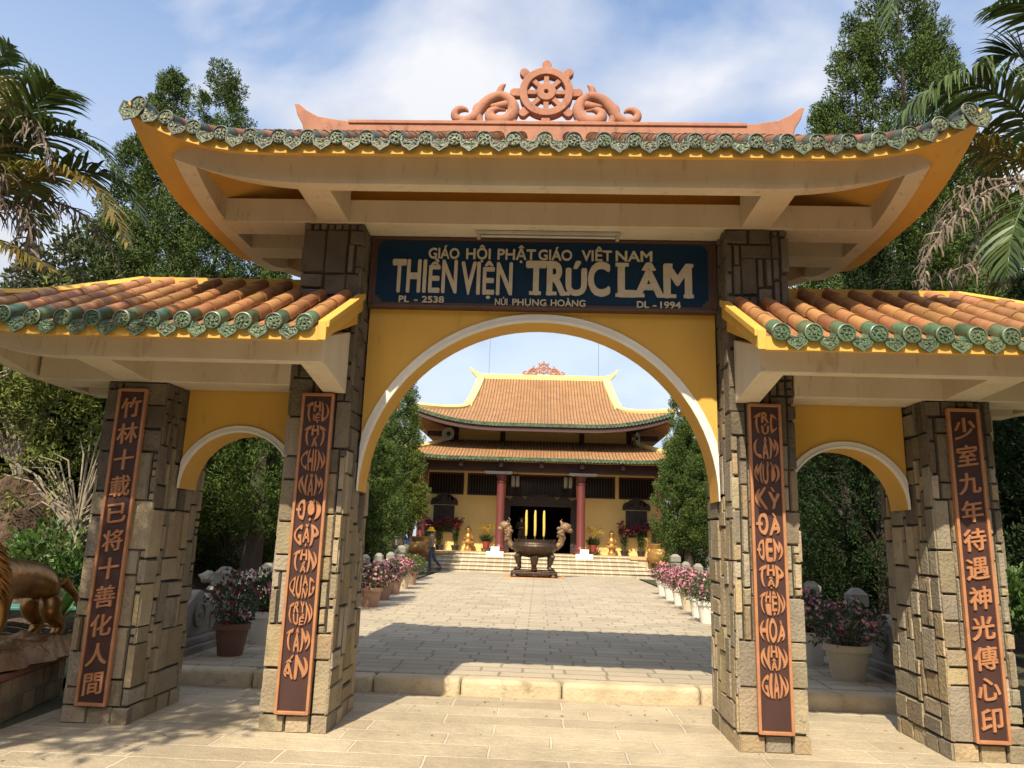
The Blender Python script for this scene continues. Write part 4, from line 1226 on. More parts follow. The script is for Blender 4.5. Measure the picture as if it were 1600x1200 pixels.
for s in (-1, 1):
    r = TB()
    r.grid(lambda i, j, s=s: (s*u_half(UE+(UK-UE)*i), (UE+(UK-UE)*i)+j*2*(UR-UE-(UK-UE)*i), u_z(UE+(UK-UE)*i, 1-0.9*clamp(min(j, 1-j)/0.25))), 10, 30)
    r.build('side_skirt', M['hall_tile'], upper, smooth=60)
    gpts = [(y, u_z(y, 0.6)) for y in [UK+(UR-UK)*k/10 for k in range(11)]]
    gpts = gpts+[(2*UR-y, z) for y, z in gpts[::-1][1:]]
    g = TB(); g.prism(gpts, lambda u, v, t: (t, u, v), s*3.30, s*3.40); g.build('gable', M['hall_yellow'], upper, smooth=0)
    # yellow band up the gable edge, and the sweeping hip
    pts = [(s*(u_half(y)-0.02), y, u_z(y, 0.6)+0.13) for y in [UK-0.15+(UR-UK+0.15)*k/8 for k in range(9)]]
    h = TB()
    for k in range(8):
        (xa, ya, za), (xb, yb, zb) = pts[k], pts[k+1]
        h.add([(xa-0.19, ya, za-0.2), (xa+0.19, ya, za-0.2), (xa+0.19, ya, za+0.08), (xa-0.19, ya, za+0.08), (xb-0.19, yb, zb-0.2), (xb+0.19, yb, zb-0.2), (xb+0.19, yb, zb+0.08), (xb-0.19, yb, zb+0.08)],
              [(0, 1, 5, 4), (1, 2, 6, 5), (2, 3, 7, 6), (3, 0, 4, 7), (0, 3, 2, 1), (4, 5, 6, 7)])
    h.build('gable_band', M['trim_yellow'], upper, smooth=0)
    h = TB()
    pts = [(s*u_half(y), y, u_z(y, 1.0)+0.10) for y in [UE-0.02+(UK-UE+0.02)*k/14 for k in range(15)]]
    h.tube(pts, [0.13]*15, 6, squash=1.0); h.build('hip_ridge', M['trim_yellow'], upper, smooth=30)
rz = u_z(UR, 0)
rd = TB(); rd.prism([(-3.55, rz-0.15), (3.55, rz-0.15), (3.75, rz+0.10), (3.95, rz+0.30), (4.10, rz+0.62), (3.86, rz+0.44), (3.6, rz+0.28), (3.3, rz+0.20), (-3.3, rz+0.20), (-3.6, rz+0.28), (-3.86, rz+0.44), (-4.10, rz+0.62), (-3.95, rz+0.30), (-3.75, rz+0.10)],
                 lambda u, v, t: (u, t, v), UR-0.16, UR+0.16)
ridge = rd.build('roof_ridge', M['trim_yellow'], upper, smooth=0, bevel=0.02)
o = dharma_wheel(ridge, (0, 0, 0), 0.30, M['terracotta']); o.location = (0, UR-TY, rz+0.60-FZ)
for s in (-1, 1):
    o = dragon(ridge, s, 0.0, M['terracotta'], 0.0, 1.18); o.location = (0, UR-TY, rz+0.19-FZ)
for s in (-1, 1):
    l = TB(); l.tube([(s*3.0, UR, rz), (s*3.0, UR, rz+2.4)], 0.009, 6); l.build('lightning_rod', M['dark_wood'], upper)
e = TB()
for i in range(int(2*5.98/sp)):
    x = -5.98+(i+0.5)*sp; z = u_z(UE, abs(x)/5.98)
    e.tube([(x, UE-0.05, z+0.01), (x, UE+0.10, z+0.05)], 0.062, 8, flat=(0, 0, 1))
    e.prism([(x-0.05+sp/2, z+0.02), (x+0.05+sp/2, z+0.02), (x+0.04+sp/2, z-0.06), (x+sp/2, z-0.10), (x-0.04+sp/2, z-0.06)], lambda u, v, t: (u, t, v), UE-0.02, UE)
e.build('eave_tiles', M['hall_green'], upper, smooth=40, recalc=False)
e = TB(); V = []
for i in range(n+1):
    x = -5.98+2*5.98*i/n; z = u_z(UE, abs(x)/5.98); V += [(x, UE, z-0.02), (x, UE, z-0.08)]
e.add(V, [(2*i, 2*i+2, 2*i+3, 2*i+1) for i in range(n)]); e.build('eave_board', M['trim_yellow'], upper, smooth=0)
e = TB(); V = []
for i in range(n+1):
    x = -5.9+2*5.9*i/n; z = u_z(UE, abs(x)/5.98); V += [(x, UE+0.08, z-0.06), (x, UE+0.08, z-0.30), (x, UE+0.30, z-0.30), (x, UE+0.30, z-0.06)]
e.add(V, [(4*i+k, 4*i+4+k, 4*i+4+(k+1) % 4, 4*i+(k+1) % 4) for i in range(n) for k in range(4)]); e.build('eave_beam', M['dark_wood'], upper, smooth=30)
e = TB()
e.grid(lambda i, j: (-5.9+11.8*i, UE+0.05+2.6*j, u_z(UE, abs(-5.9+11.8*i)/5.98)*(1-j)+j*7.0-0.06), 30, 4, flip=True)
e.build('soffit', M['dark_wood'], upper, recalc=False)
for s in (-1, 1):
    e = TB(); e.tube([(s*4.2, TY, 6.75), (s*5.6, 27.3, 7.0)], 0.12, 6); e.build('corner_bracket', M['dark_wood'], upper)
    e = TB(); e.box(*sorted((s*4.3, s*5.6)), TY-0.2, TY, 6.35, 6.6); e.build('side_beam', M['dark_wood'], upper, smooth=0)
TEMPLE.location = (TX, TY, FZ)

# steps up to the porch: a pyramid of granite treads
ST = thing('temple_steps', 'broad pale granite steps with white joints in front of the temple hall', 'steps', (TX, 25.3, 0.16))
for i in range(5):
    hw = 5.05-0.28*i; y0 = 25.3+0.33*i; z1 = 0.154*(i+1)
    b = MB(); b.box(-hw, hw, y0-25.3+0.05, 27.0-25.3, z1-0.154 if i else -0.1, z1-0.058); b.build('riser', M['step'], ST, smooth=0)
    b = MB(); b.box(-hw-0.03, hw+0.03, y0-25.3, 27.0-25.3+0.001*i, z1-0.058, z1-0.003); b.build('tread', M['step'], ST, smooth=0, bevel=0.02, bseg=3)
# ------------------------------------------------------------------ objects in and round the courtyard
M['gold'] = mat('worn gold paint', (0.50, 0.30, 0.10), (0.36, 0.20, 0.06), scale=6, rough=0.38, metal=0.55, bump=0.5, bscale=22, bdist=0.02, spots=(8, 0.62, (0.22, 0.11, 0.04), 0.5))
M['bronze'] = mat('dark cast bronze', (0.10, 0.068, 0.045), (0.055, 0.038, 0.028), scale=7, rough=0.42, metal=0.6, bump=0.8, bscale=18, bdist=0.03, spots=(10, 0.60, (0.20, 0.13, 0.08), 0.5))
M['bronze_light'] = mat('rubbed bronze', (0.30, 0.19, 0.10), (0.18, 0.11, 0.06), scale=9, rough=0.45, metal=0.4, bump=0.9, bscale=25, bdist=0.03)
M['lionbronze'] = mat('polished bronze lion', (0.36, 0.19, 0.055), (0.20, 0.10, 0.03), scale=5, rough=0.30, metal=0.75, bump=0.25, bscale=14, bdist=0.02, rvar=0.12)
M['granite'] = mat('grey carved granite', (0.27, 0.255, 0.215), (0.19, 0.18, 0.15), scale=5, rough=0.9, bump=0.5, bscale=45, bdist=0.01, spots=(7, 0.58, (0.15, 0.145, 0.12), 0.55))
M['pot_brown'] = mat('brown plastic pot', (0.17, 0.085, 0.06), (0.14, 0.07, 0.05), scale=4, rough=0.55)
M['pot_clay'] = mat('dusty clay pot', (0.40, 0.24, 0.17), (0.33, 0.20, 0.14), scale=4, rough=0.7, spots=(7, 0.6, (0.45, 0.33, 0.26), 0.4))
M['pot_cream'] = mat('cream pot', (0.58, 0.50, 0.36), (0.50, 0.42, 0.29), scale=4, rough=0.6, spots=(7, 0.62, (0.35, 0.28, 0.18), 0.4))
M['pot_white'] = mat('white pot', (0.74, 0.72, 0.66), (0.66, 0.63, 0.56), scale=4, rough=0.55, spots=(6, 0.64, (0.45, 0.40, 0.30), 0.5))
M['pot_red'] = mat('red pot', (0.30, 0.05, 0.05), (0.25, 0.045, 0.04), rough=0.45)
M['pot_black'] = mat('black pot', (0.03, 0.03, 0.03), rough=0.6)
M['leaf'] = mat('garden leaf', (0.060, 0.105, 0.028), (0.035, 0.065, 0.02), scale=5, rough=0.55, island=0.4, hue=0.03, trans=0.25)
M['leaf_light'] = mat('bright leaf', (0.10, 0.17, 0.035), (0.06, 0.12, 0.025), scale=5, rough=0.5, island=0.4, hue=0.03, trans=0.3)
M['petal_pink'] = mat('pink petal', (0.62, 0.16, 0.27), (0.55, 0.22, 0.30), scale=3, rough=0.6, island=0.4, hue=0.03, trans=0.3)
M['petal_pale'] = mat('pale pink petal', (0.66, 0.36, 0.36), (0.60, 0.30, 0.30), scale=3, rough=0.6, island=0.35, hue=0.03, trans=0.3)
M['petal_red'] = mat('crimson petal', (0.20, 0.03, 0.045), (0.14, 0.022, 0.04), scale=3, rough=0.5, island=0.4, hue=0.02, trans=0.25)
M['petal_yellow'] = mat('yellow petal', (0.62, 0.44, 0.05), (0.5, 0.36, 0.04), rough=0.6, island=0.3, trans=0.3)
M['stem'] = mat('woody stem', (0.13, 0.10, 0.05), (0.09, 0.07, 0.035), rough=0.9)
M['incense'] = mat('yellow incense', (0.72, 0.52, 0.10), (0.62, 0.42, 0.08), scale=12, rough=0.7, bump=0.3, bscale=60)
M['white_card'] = mat('white painted block', (0.80, 0.80, 0.77), rough=0.6, spots=(9, 0.7, (0.55, 0.6, 0.5), 0.5))
M['mat_orange'] = mat('orange floor mat', (0.55, 0.27, 0.12), (0.48, 0.23, 0.1), rough=0.9)
M['skin'] = mat('skin', (0.42, 0.24, 0.16), rough=0.6)
M['denim'] = mat('dark blue denim', (0.075, 0.095, 0.155), (0.05, 0.07, 0.12), scale=6, rough=0.9)
M['bluecloth'] = mat('blue cloth', (0.08, 0.17, 0.36), (0.06, 0.12, 0.26), scale=6, rough=0.9)
M['bluehat'] = mat('bright blue cap', (0.05, 0.13, 0.60), rough=0.8)
M['yellowhat'] = mat('yellow hat cloth', (0.80, 0.50, 0.02), rough=0.8)
M['greytop'] = mat('grey brown jersey', (0.26, 0.20, 0.165), (0.22, 0.17, 0.14), rough=0.9)
M['whitecloth'] = mat('white cloth', (0.78, 0.76, 0.72), rough=0.9)
M['darkcloth'] = mat('dark robe', (0.05, 0.04, 0.03), rough=0.9)
M['hair'] = mat('black hair', (0.012, 0.010, 0.009), rough=0.5)
M['shoe'] = mat('dark shoe', (0.05, 0.045, 0.04), rough=0.6)
M['teal'] = mat('teal painted slat', (0.05, 0.20, 0.17), (0.04, 0.16, 0.14), rough=0.5)
M['coping'] = mat('red brown coping', (0.24, 0.10, 0.06), (0.17, 0.07, 0.045), scale=4, rough=0.6, bump=0.3, bscale=20)
M['walltile'] = paving('rough tan wall tiles', (0.30, 0.22, 0.12), (0.22, 0.16, 0.09), (0.11, 0.09, 0.06), 0.16, 0.13, 0.008, dirt=0.4)
M['concrete'] = mat('bare grey render', (0.40, 0.37, 0.31), (0.32, 0.29, 0.24), scale=3, rough=0.9)
M['rockgold'] = mat('gilded rock base', (0.40, 0.22, 0.08), (0.22, 0.11, 0.04), scale=4, rough=0.38, metal=0.55, bump=0.8, bscale=9, bdist=0.05)
CZ0 = 0.16

def ellipsoid(mb, c, r, n=12, m=8): mb.blob(c, r, n, m)

# -------- stone balustrades along both sides of the court
def make_balustrade(s):
    t = thing('balustrade', 'grey carved stone balustrade along the %s side of the courtyard' % ('left' if s < 0 else 'right'), 'balustrade', (s*4.15, 2.1, 0.1))
    def baluster(y, big):
        p = MB(); w = 0.135 if big else 0.105; h = 1.12 if big else 0.95
        p.box(-w, w, y-w, y+w, 0, h-0.20)
        p.box(-w*0.8, w*0.8, y-w*0.8, y+w*0.8, h-0.20, h-0.17)
        p.box(-w*1.06, w*1.06, y-w*1.06, y+w*1.06, h-0.17, h-0.02)
        p.add([(-w*1.0, y-w, h-0.02), (w, y-w, h-0.02), (w, y+w, h-0.02), (-w, y+w, h-0.02), (-w*.45, y-w*.45, h+0.05), (w*.45, y-w*.45, h+0.05), (w*.45, y+w*.45, h+0.05), (-w*.45, y+w*.45, h+0.05)],
              [(0, 1, 5, 4), (1, 2, 6, 5), (2, 3, 7, 6), (3, 0, 4, 7), (4, 5, 6, 7)])
        p.build('baluster', M['granite'], t, smooth=0, bevel=0.006)
    b = MB(); b.box(-0.20, 0.20, -0.2, 15.0, -0.05, 0.14); b.box(-0.15, 0.15, -0.15, 14.95, 0.14, 0.22); b.build('plinth', M['granite'], t, smooth=0, bevel=0.015)
    ys = [0.0+1.62*i for i in range(10)]
    for i, y in enumerate(ys): baluster(y, i == 9)
    for i in range(9):
        y0, y1 = ys[i]+0.12, ys[i+1]-0.12; ym = (y0+y1)/2; hl = (y1-y0)/2
        # scroll-topped slab: high in the middle, stepping down to the posts
        prof = [(y0, 0.22)]
        for k in range(25):
            u = -1+2*k/24
            z = 0.50+0.24*(0.5+0.5*math.cos(math.pi*clamp(abs(u)/0.75)))+0.05*math.cos(u*14)*(1 if abs(u) > 0.5 else 0.3)
            prof.append((ym+u*hl, z))
        prof.append((y1, 0.22))
        p = MB(); p.prism(prof, lambda u, v, q: (q, u, v), -0.06, 0.06); pn = p.build('panel', M['granite'], t, smooth=30, bevel=0.01)
        for sx in (-1, 1):
            d = MB(); d.lathe([(0.15, 0.0), (0.15, 0.03), (0.12, 0.035), (0.11, 0.015), (0.05, 0.02), (0.03, 0.04)], 20); d.v = [(sx*(0.058+z), ym+x, 0.47+y) for x, y, z in d.v]
            d.build('carved_roundel', M['granite'], pn)
        q = MB()
        for yy in (ym-hl*0.62, ym+hl*0.62):
            q = MB(); q.box(-0.075, 0.075, yy-0.10, yy+0.10, 0.27, 0.48); q.build('raised_field', M['granite'], pn, smooth=0, bevel=0.01)
    return t
for s in (-1, 1): make_balustrade(s)

# -------- leaves, petals (numpy)
RNG = np.random.default_rng(5)
def unit(v): return v/np.maximum(1e-6, np.linalg.norm(v, axis=-1, keepdims=True))
def leaf_quads(P, D, Nn, ln, wd):
    """rhombic leaves: base P, direction D, normal Nn, length ln, width wd -> V, F"""
    D = unit(D); S = unit(np.cross(D, Nn)); n = len(P)
    ln = np.broadcast_to(np.asarray(ln, float), (n,))[:, None]; wd = np.broadcast_to(np.asarray(wd, float), (n,))[:, None]
    up = unit(np.cross(S, D))
    a = P; b = P+D*ln*0.5+S*wd*0.5+up*ln*0.06; c = P+D*ln; d = P+D*ln*0.5-S*wd*0.5+up*ln*0.06
    V = np.stack([a, b, c, d], 1).reshape(-1, 3)
    return V, np.arange(4*n).reshape(n, 4)
def rand_dir(n, rng=RNG):
    return unit(rng.normal(size=(n, 3)))

def pot_mesh(mb, r, h, rim=True):
    mb.lathe([(r*0.70, 0), (r*0.93, h*0.78), (r*0.94, h*0.80), (r*1.04, h*0.81), (r*1.06, h), (r*0.95, h), (r*0.93, h*0.9), (0.001, h*0.89)], 28)
def flower_bush(t, r, h, z0, nl, nf, petals, leafm='leaf', dense=1.0, droop=0.0, seed=1, leafsz=0.075, stems=9):
    rng = np.random.default_rng(seed)
    st = MB()
    for k in range(stems):
        a = rng.uniform(0, 6.28); rr = rng.uniform(0.2, 0.8)*r
        p1 = Vector((math.cos(a)*rr*0.4, math.sin(a)*rr*0.4, z0+h*0.45)); p2 = Vector((math.cos(a)*rr, math.sin(a)*rr, z0+h*rng.uniform(0.6, 0.95)))
        st.tube([(math.cos(a)*0.03, math.sin(a)*0.03, z0-0.03), p1, p2], [0.010, 0.007, 0.003], 5)
    st.build('stems', M['stem'], t)
    c = rng.normal(size=(nl, 3)); c = unit(c)*np.cbrt(rng.uniform(0.15, 1, (nl, 1)))
    lump = 1+0.25*np.sin(c[:, :1]*7+seed)*np.cos(c[:, 1:2]*6)+0.15*np.sin(c[:, 2:]*9)
    P = c*np.array([r, r, h*0.5])*lump+np.array([0, 0, z0+h*0.52])
    P[:, 2] = np.maximum(P[:, 2], z0+0.02)
    D = unit(c+0.8*rand_dir(nl, rng)+np.array([0, 0, 0.3-droop])); Nn = rand_dir(nl, rng)+np.array([0, 0, 0.7])
    V, Fq = leaf_quads(P, D, Nn, rng.uniform(0.6, 1.2, nl)*leafsz, rng.uniform(0.6, 1.1, nl)*leafsz*0.42)
    fast_mesh('foliage', V, Fq, M[leafm], t)
    # blossoms: five petals each, near the outside
    c = unit(rng.normal(size=(nf, 3))+np.array([0, 0, 0.25])); lump = 1+0.25*np.sin(c[:, :1]*7+seed)*np.cos(c[:, 1:2]*6)+0.15*np.sin(c[:, 2:]*9)
    P = c*np.array([r, r, h*0.5])*lump*rng.uniform(0.92, 1.1, (nf, 1))+np.array([0, 0, z0+h*0.54]); P[:, 2] = np.maximum(P[:, 2], z0-droop*0.3)
    Vs, Fs, mi = [], [], []; off = 0
    ax = unit(c+0.6*rand_dir(nf, rng)); a1 = unit(np.cross(ax, rand_dir(nf, rng))); a2 = np.cross(ax, a1)
    kind = rng.integers(0, len(petals), nf)
    for k in range(5):
        th = 2*math.pi*k/5; d = a1*math.cos(th)+a2*math.sin(th)+ax*0.35
        V, Fq = leaf_quads(P, d, ax, 0.030*rng.uniform(0.8, 1.25, nf), 0.030)
        Vs.append(V); Fs.append(Fq+off); off += len(V); mi.append(kind)
    fast_mesh('blossom', np.concatenate(Vs), np.concatenate(Fs), None, t, mi=np.concatenate(mi), mats=[M[p] for p in petals], kind='stuff') if False else fast_mesh('blossom', np.concatenate(Vs), np.concatenate(Fs), None, t, mi=np.concatenate(mi), mats=[M[p] for p in petals])

def potted(label, group, loc, r, h, potm, br, bh, petals, seed, nl=900, nf=120, leafm='leaf', droop=0.0, name='potted_plant', leafsz=0.075):
    t = thing(name, label, 'potted plant', loc, 0, group)
    p = MB(); pot_mesh(p, r, h); p.build('pot', M[potm], t, smooth=35)
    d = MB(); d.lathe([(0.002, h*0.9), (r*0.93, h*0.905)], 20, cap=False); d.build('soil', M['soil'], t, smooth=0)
    flower_bush(t, br, bh, h*0.92, nl, nf, petals, leafm, droop=droop, seed=seed, leafsz=leafsz)
    return t
GP = 'potted flowers lining the courtyard'
potted('large brown pot of dark red flowers standing inside the left side arch', GP, (-3.54, 2.62, CZ0), 0.20, 0.36, 'pot_brown', 0.28, 0.56, ['petal_red', 'petal_red', 'petal_pink'], 11, 700, 110)
potted('greyish white pot with a few pink flowers behind the big brown pot', GP, (-3.56, 3.7, CZ0), 0.25, 0.40, 'pot_white', 0.28, 0.48, ['petal_pink', 'petal_pink'], 12, 1300, 60)
potted('large cream pot of dusky pink flowers standing inside the right side arch', GP, (3.56, 2.62, CZ0), 0.25, 0.38, 'pot_cream', 0.36, 0.44, ['petal_red', 'petal_pink', 'petal_pale'], 13, 900, 150)
potted('grey white pot half hidden behind the right central pillar', GP, (3.47, 3.65, CZ0), 0.25, 0.40, 'pot_white', 0.36, 0.48, ['petal_pink', 'petal_pale'], 14, 1500, 200)
left = [(-3.33, 8.95, 'clay pot of pale pink flowers, nearest of the left row by the archway', 'pot_clay', ['petal_pink', 'petal_pale', 'petal_pale'], 0.40, 230),
        (-3.44, 10.6, 'pot hidden under a pink mound of flowers, second in the left row', 'pot_clay', ['petal_pink', 'petal_pale'], 0.40, 330),
        (-3.55, 12.4, 'pale clay pot of mixed pink flowers in the middle of the left row', 'pot_clay', ['petal_pink', 'petal_pale'], 0.36, 170),
        (-3.65, 14.2, 'pale pot with deep pink flowers, fourth in the left row', 'pot_cream', ['petal_pink', 'petal_pink'], 0.38, 260),
        (-3.74, 16.0, 'brown clay pot of a leafy green bush at the far end of the left row', 'pot_clay', ['petal_red', 'petal_pink'], 0.42, 40)]
for i, (x, y, lb, pm, pt, br, nf) in enumerate(left):
    potted(lb, GP, (x, y, CZ0), 0.24, 0.38, pm, br, 0.42 if i < 4 else 0.44, pt, 30+i, 900 if i < 4 else 1600, nf, 'leaf' if i < 4 else 'leaf_light', droop=0.5 if i in (1, 3) else 0.1)
right = [(3.25, 8.15, 'white pot trailing green leaves, right beside the right central pillar', 'pot_white', 90), (3.33, 9.3, 'white pot of pink flowers, second in the right row from the pillar', 'pot_white', 230),
         (3.40, 10.7, 'cream patterned pot under bright pink flowers in the right row', 'pot_cream', 380), (3.47, 12.1, 'white pot of bright pink flowers, fourth in the right row', 'pot_white', 330),
         (3.53, 13.7, 'white pot of pale pink flowers, fifth in the right row', 'pot_white', 260), (3.62, 15.4, 'white pot of pink flowers at the far end of the right row', 'pot_white', 220)]
for i, (x, y, lb, pm, nf) in enumerate(right):
    potted(lb, GP, (x, y, CZ0), 0.24, 0.40, pm, 0.40, 0.44, ['petal_pink', 'petal_pink', 'petal_pale'], 50+i, 900, nf, 'leaf', droop=0.3)

# -------- lilies, orchids, guardians on the porch
def lily(label, x, z=FZ+0.006, seed=0):
    t = thing('potted_lily', label, 'potted plant', (x, TY-0.42, z), 0, 'crimson lilies along the hall wall')
    p = MB(); pot_mesh(p, 0.19, 0.24); p.build('pot', M['pot_black'], t)
    rng = np.random.default_rng(seed); st = MB(); Ps = []
    for k in range(7):
        a = rng.uniform(0, 6.28); top = Vector((math.cos(a)*rng.uniform(.1, .34), math.sin(a)*rng.uniform(.1, .3), rng.uniform(1.1, 1.4)))
        st.tube([(math.cos(a)*.08, math.sin(a)*.08, 0.2), (top.x*0.6, top.y*0.6, 0.7), top], 0.012, 5); Ps.append(top)
    st.build('stems', M['leaf'], t)
    nl = 420; k = rng.integers(0, len(Ps), nl); h = rng.uniform(0.25, 1.0, nl); B = np.array([list(p) for p in Ps])[k]
    P = np.stack([B[:, 0]*h*0.8, B[:, 1]*h*0.8, 0.2+h*(B[:, 2]-0.25)], 1); D = rand_dir(nl, rng)*np.array([1, 1, .5])+np.array([0, 0, .35])
    V, Fq = leaf_quads(P, D, rand_dir(nl, rng)+np.array([0, 0, 1]), 0.16, 0.035); fast_mesh('foliage', V, Fq, M['leaf'], t)
    nf = 60; k = rng.integers(0, len(Ps), nf); P = np.array([list(p) for p in Ps])[k]+rng.normal(size=(nf, 3))*np.array([.09, .09, .09])
    Vs, Fs, o = [], [], 0
    for q in range(5):
        V, Fq = leaf_quads(P, rand_dir(nf, rng), rand_dir(nf, rng), 0.13, 0.06); Vs.append(V); Fs.append(Fq+o); o += len(V)
    fast_mesh('blossom', np.concatenate(Vs), np.concatenate(Fs), M['petal_red'], t)
for i, (x, lb) in enumerate(((-5.25, 'tall crimson lilies in a pot behind the left gold urn'), (-4.62, 'tall crimson lilies in a pot under the left carved window'), (-3.90, 'tall crimson lilies between the left carved window and the golden figure'),
                             (4.02, 'tall crimson lilies between the right golden figure and carved window'), (4.78, 'tall crimson lilies in a pot under the right carved window'), (5.42, 'tall crimson lilies in a pot behind the right gold urn'))):
    lily(lb, x, seed=70+i)
def orchid(label, x, seed):
    t = thing('potted_orchid', label, 'potted plant', (x, TY-0.62, FZ+0.006), 0, 'yellow flowered red pots by the red columns')
    p = MB(); p.box(-0.24, 0.24, -0.2, 0.2, 0.10, 0.14); p.box(-0.2, -0.15, -0.15, 0.15, 0, 0.1); p.box(0.15, 0.2, -0.15, 0.15, 0, 0.1); p.build('low_stand', M['carved'], t, smooth=0)
    p = MB(); p.lathe([(0.13, 0.14), (0.19, 0.44), (0.20, 0.46), (0.17, 0.46), (0.16, 0.43), (0.002, 0.42)], 20); p.build('pot', M['pot_red'], t)
    rng = np.random.default_rng(seed)
    nl = 170; D = rand_dir(nl, rng)*np.array([1, 1, .4])+np.array([0, 0, .7]); P = np.zeros((nl, 3))+np.array([0, 0, .44])+rng.normal(size=(nl, 3))*0.05
    V, Fq = leaf_quads(P, D, rand_dir(nl, rng), rng.uniform(.25, .5, nl), 0.05); fast_mesh('foliage', V, Fq, M['leaf'], t)
    nf = 320; a = rng.uniform(0, 6.28, nf); rr = rng.uniform(0.05, 0.5, nf); P = np.stack([np.cos(a)*rr, np.sin(a)*rr*0.6, 0.80+0.38*np.sin(rr*5)+rng.normal(size=nf)*0.08], 1)
    V, Fq = leaf_quads(P, rand_dir(nf, rng), rand_dir(nf, rng), 0.06, 0.045); fast_mesh('blossom', V, Fq, M['petal_yellow'], t)
orchid('red pot with a spray of yellow flowers left of the left red column', -2.42, 81)
orchid('red pot with a spray of yellow flowers right of the right red column', 2.55, 82)
def guardian(label, x):
    t = thing('guardian_statue', label, 'statue', (x, TY-0.5, FZ+0.006), 0, 'golden figures on the hall porch')
    p = MB(); p.box(-0.17, 0.17, -0.15, 0.15, 0, 0.12); p.lathe([(0.15, 0.12), (0.12, 0.2), (0.13, 0.3)], 16); p.build('pedestal', M['gold'], t, smooth=30)
    b = MB()
    b.lathe([(0.13, 0.30), (0.20, 0.36), (0.21, 0.44), (0.15, 0.52), (0.16, 0.62), (0.155, 0.72), (0.10, 0.79), (0.075, 0.82), (0.10, 0.86), (0.125, 0.93), (0.115, 1.01), (0.07, 1.07), (0.02, 1.09)], 18)
    b.build('figure', M['gold'], t)
    for s in (-1, 1):
        a = MB(); a.tube([(s*0.14, 0, 0.74), (s*0.21, -0.04, 0.58), (s*0.10, -0.16, 0.54)], [0.05, 0.045, 0.035], 8); a.build('arm', M['gold'], t)
        a = MB(); a.tube([(s*0.06, 0, 0.42), (s*0.22, -0.12, 0.40), (s*0.04, -0.18, 0.36)], [0.07, 0.06, 0.04], 8); a.build('folded_leg', M['gold'], t)
    h = MB(); h.lathe([(0.13, 0.96), (0.14, 1.0), (0.10, 1.06), (0.05, 1.10), (0.03, 1.15)], 14); h.build('headdress', M['gold'], t)
guardian('small golden figure on a pedestal left of the left red potted plant', -3.28)
guardian('small golden figure on a pedestal right of the right red potted plant', 3.42)

# -------- lamps, lanterns, loudspeakers, white blocks at the hall
def strip(label, x):
    t = thing('strip_lamp', label, 'lamp', (x, 27.0, 4.50), 0, 'strip lamps under the hall eaves')
    b = MB(); b.box(-0.62, 0.62, -0.07, 0.07, -0.07, 0.015); b.build('housing', M['metal_white'], t, smooth=0)
    b = MB(); b.tube([(-0.56, 0, -0.09), (0.56, 0, -0.09)], 0.02, 8, flat=(0, 0, 1)); b.build('tube', M['tube'], t)
strip('white strip lamp above the left central red column', -1.85); strip('white strip lamp above the right central red column', 1.95)
def lantern(label, x):
    t = thing('hanging_lantern', label, 'lantern', (x, 28.2, 3.92), 0, 'white lanterns hanging in the porch')
    b = MB(); b.lathe([(0.075, 0.0), (0.085, 0.08), (0.085, 0.42), (0.075, 0.5)], 8); b.build('shade', M['metal_white'], t, smooth=20)
    b = MB(); b.lathe([(0.10, 0.5), (0.05, 0.58), (0.012, 0.6)], 8); b.lathe([(0.10, -0.03), (0.10, 0.0)], 8); b.build('cap', M['dark_wood'], t)
    b = MB(); b.tube([(0, 0, 0.58), (0, 0, 0.80)], 0.012, 5); b.build('chain', M['dark_wood'], t)
lantern('left lantern of the pair hanging left in the dark porch', -1.22); lantern('right lantern of the pair hanging left in the dark porch', -1.02)
lantern('left lantern of the pair hanging right in the dark porch', 1.22); lantern('right lantern of the pair hanging right in the dark porch', 1.44)
def speaker(label, x, rz):
    t = thing('loudspeaker', label, 'loudspeaker', (x, 28.9, 6.42), rz, 'white loudspeakers under the upper roof')
    b = MB(); b.lathe([(0.10, -0.25), (0.12, -0.12), (0.30, 0.0), (0.32, 0.02), (0.28, 0.02), (0.10, -0.08)], 20); b.v = [(p[0], -p[2], p[1]) for p in b.v]; b.build('horn', M['metal_white'], t)
    b = MB(); b.blob((0, 0.04, 0), (0.10, 0.10, 0.10)); b.build('driver', M['pot_black'], t)
    b = MB(); b.tube([(0, 0.2, -0.05), (0, 0.3, -0.45)], 0.03, 6); b.build('bracket', M['dark_wood'], t)
speaker('white round loudspeaker under the left end of the upper hall roof', -4.45, -0.25); speaker('white loudspeaker turned outward under the right end of the upper hall roof', 4.62, 1.1)
def whiteblock(label, x):
    t = thing('white_step_block', label, 'block', (x, 26.62, 0.778), 0, 'white stepped blocks on the hall steps')
    b = MB(); b.box(-0.38, 0.38, -0.14, 0.14, 0, 0.22); b.build('lower_block', M['white_card'], t, smooth=0, bevel=0.01)
    b = MB(); b.box(-0.19, 0.19, -0.12, 0.12, 0.222, 0.42); b.build('upper_block', M['white_card'], t, smooth=0, bevel=0.01)
whiteblock('white stepped block at the top of the hall steps before the left central column', -1.86); whiteblock('white stepped block at the top of the hall steps before the right central column', 2.02)

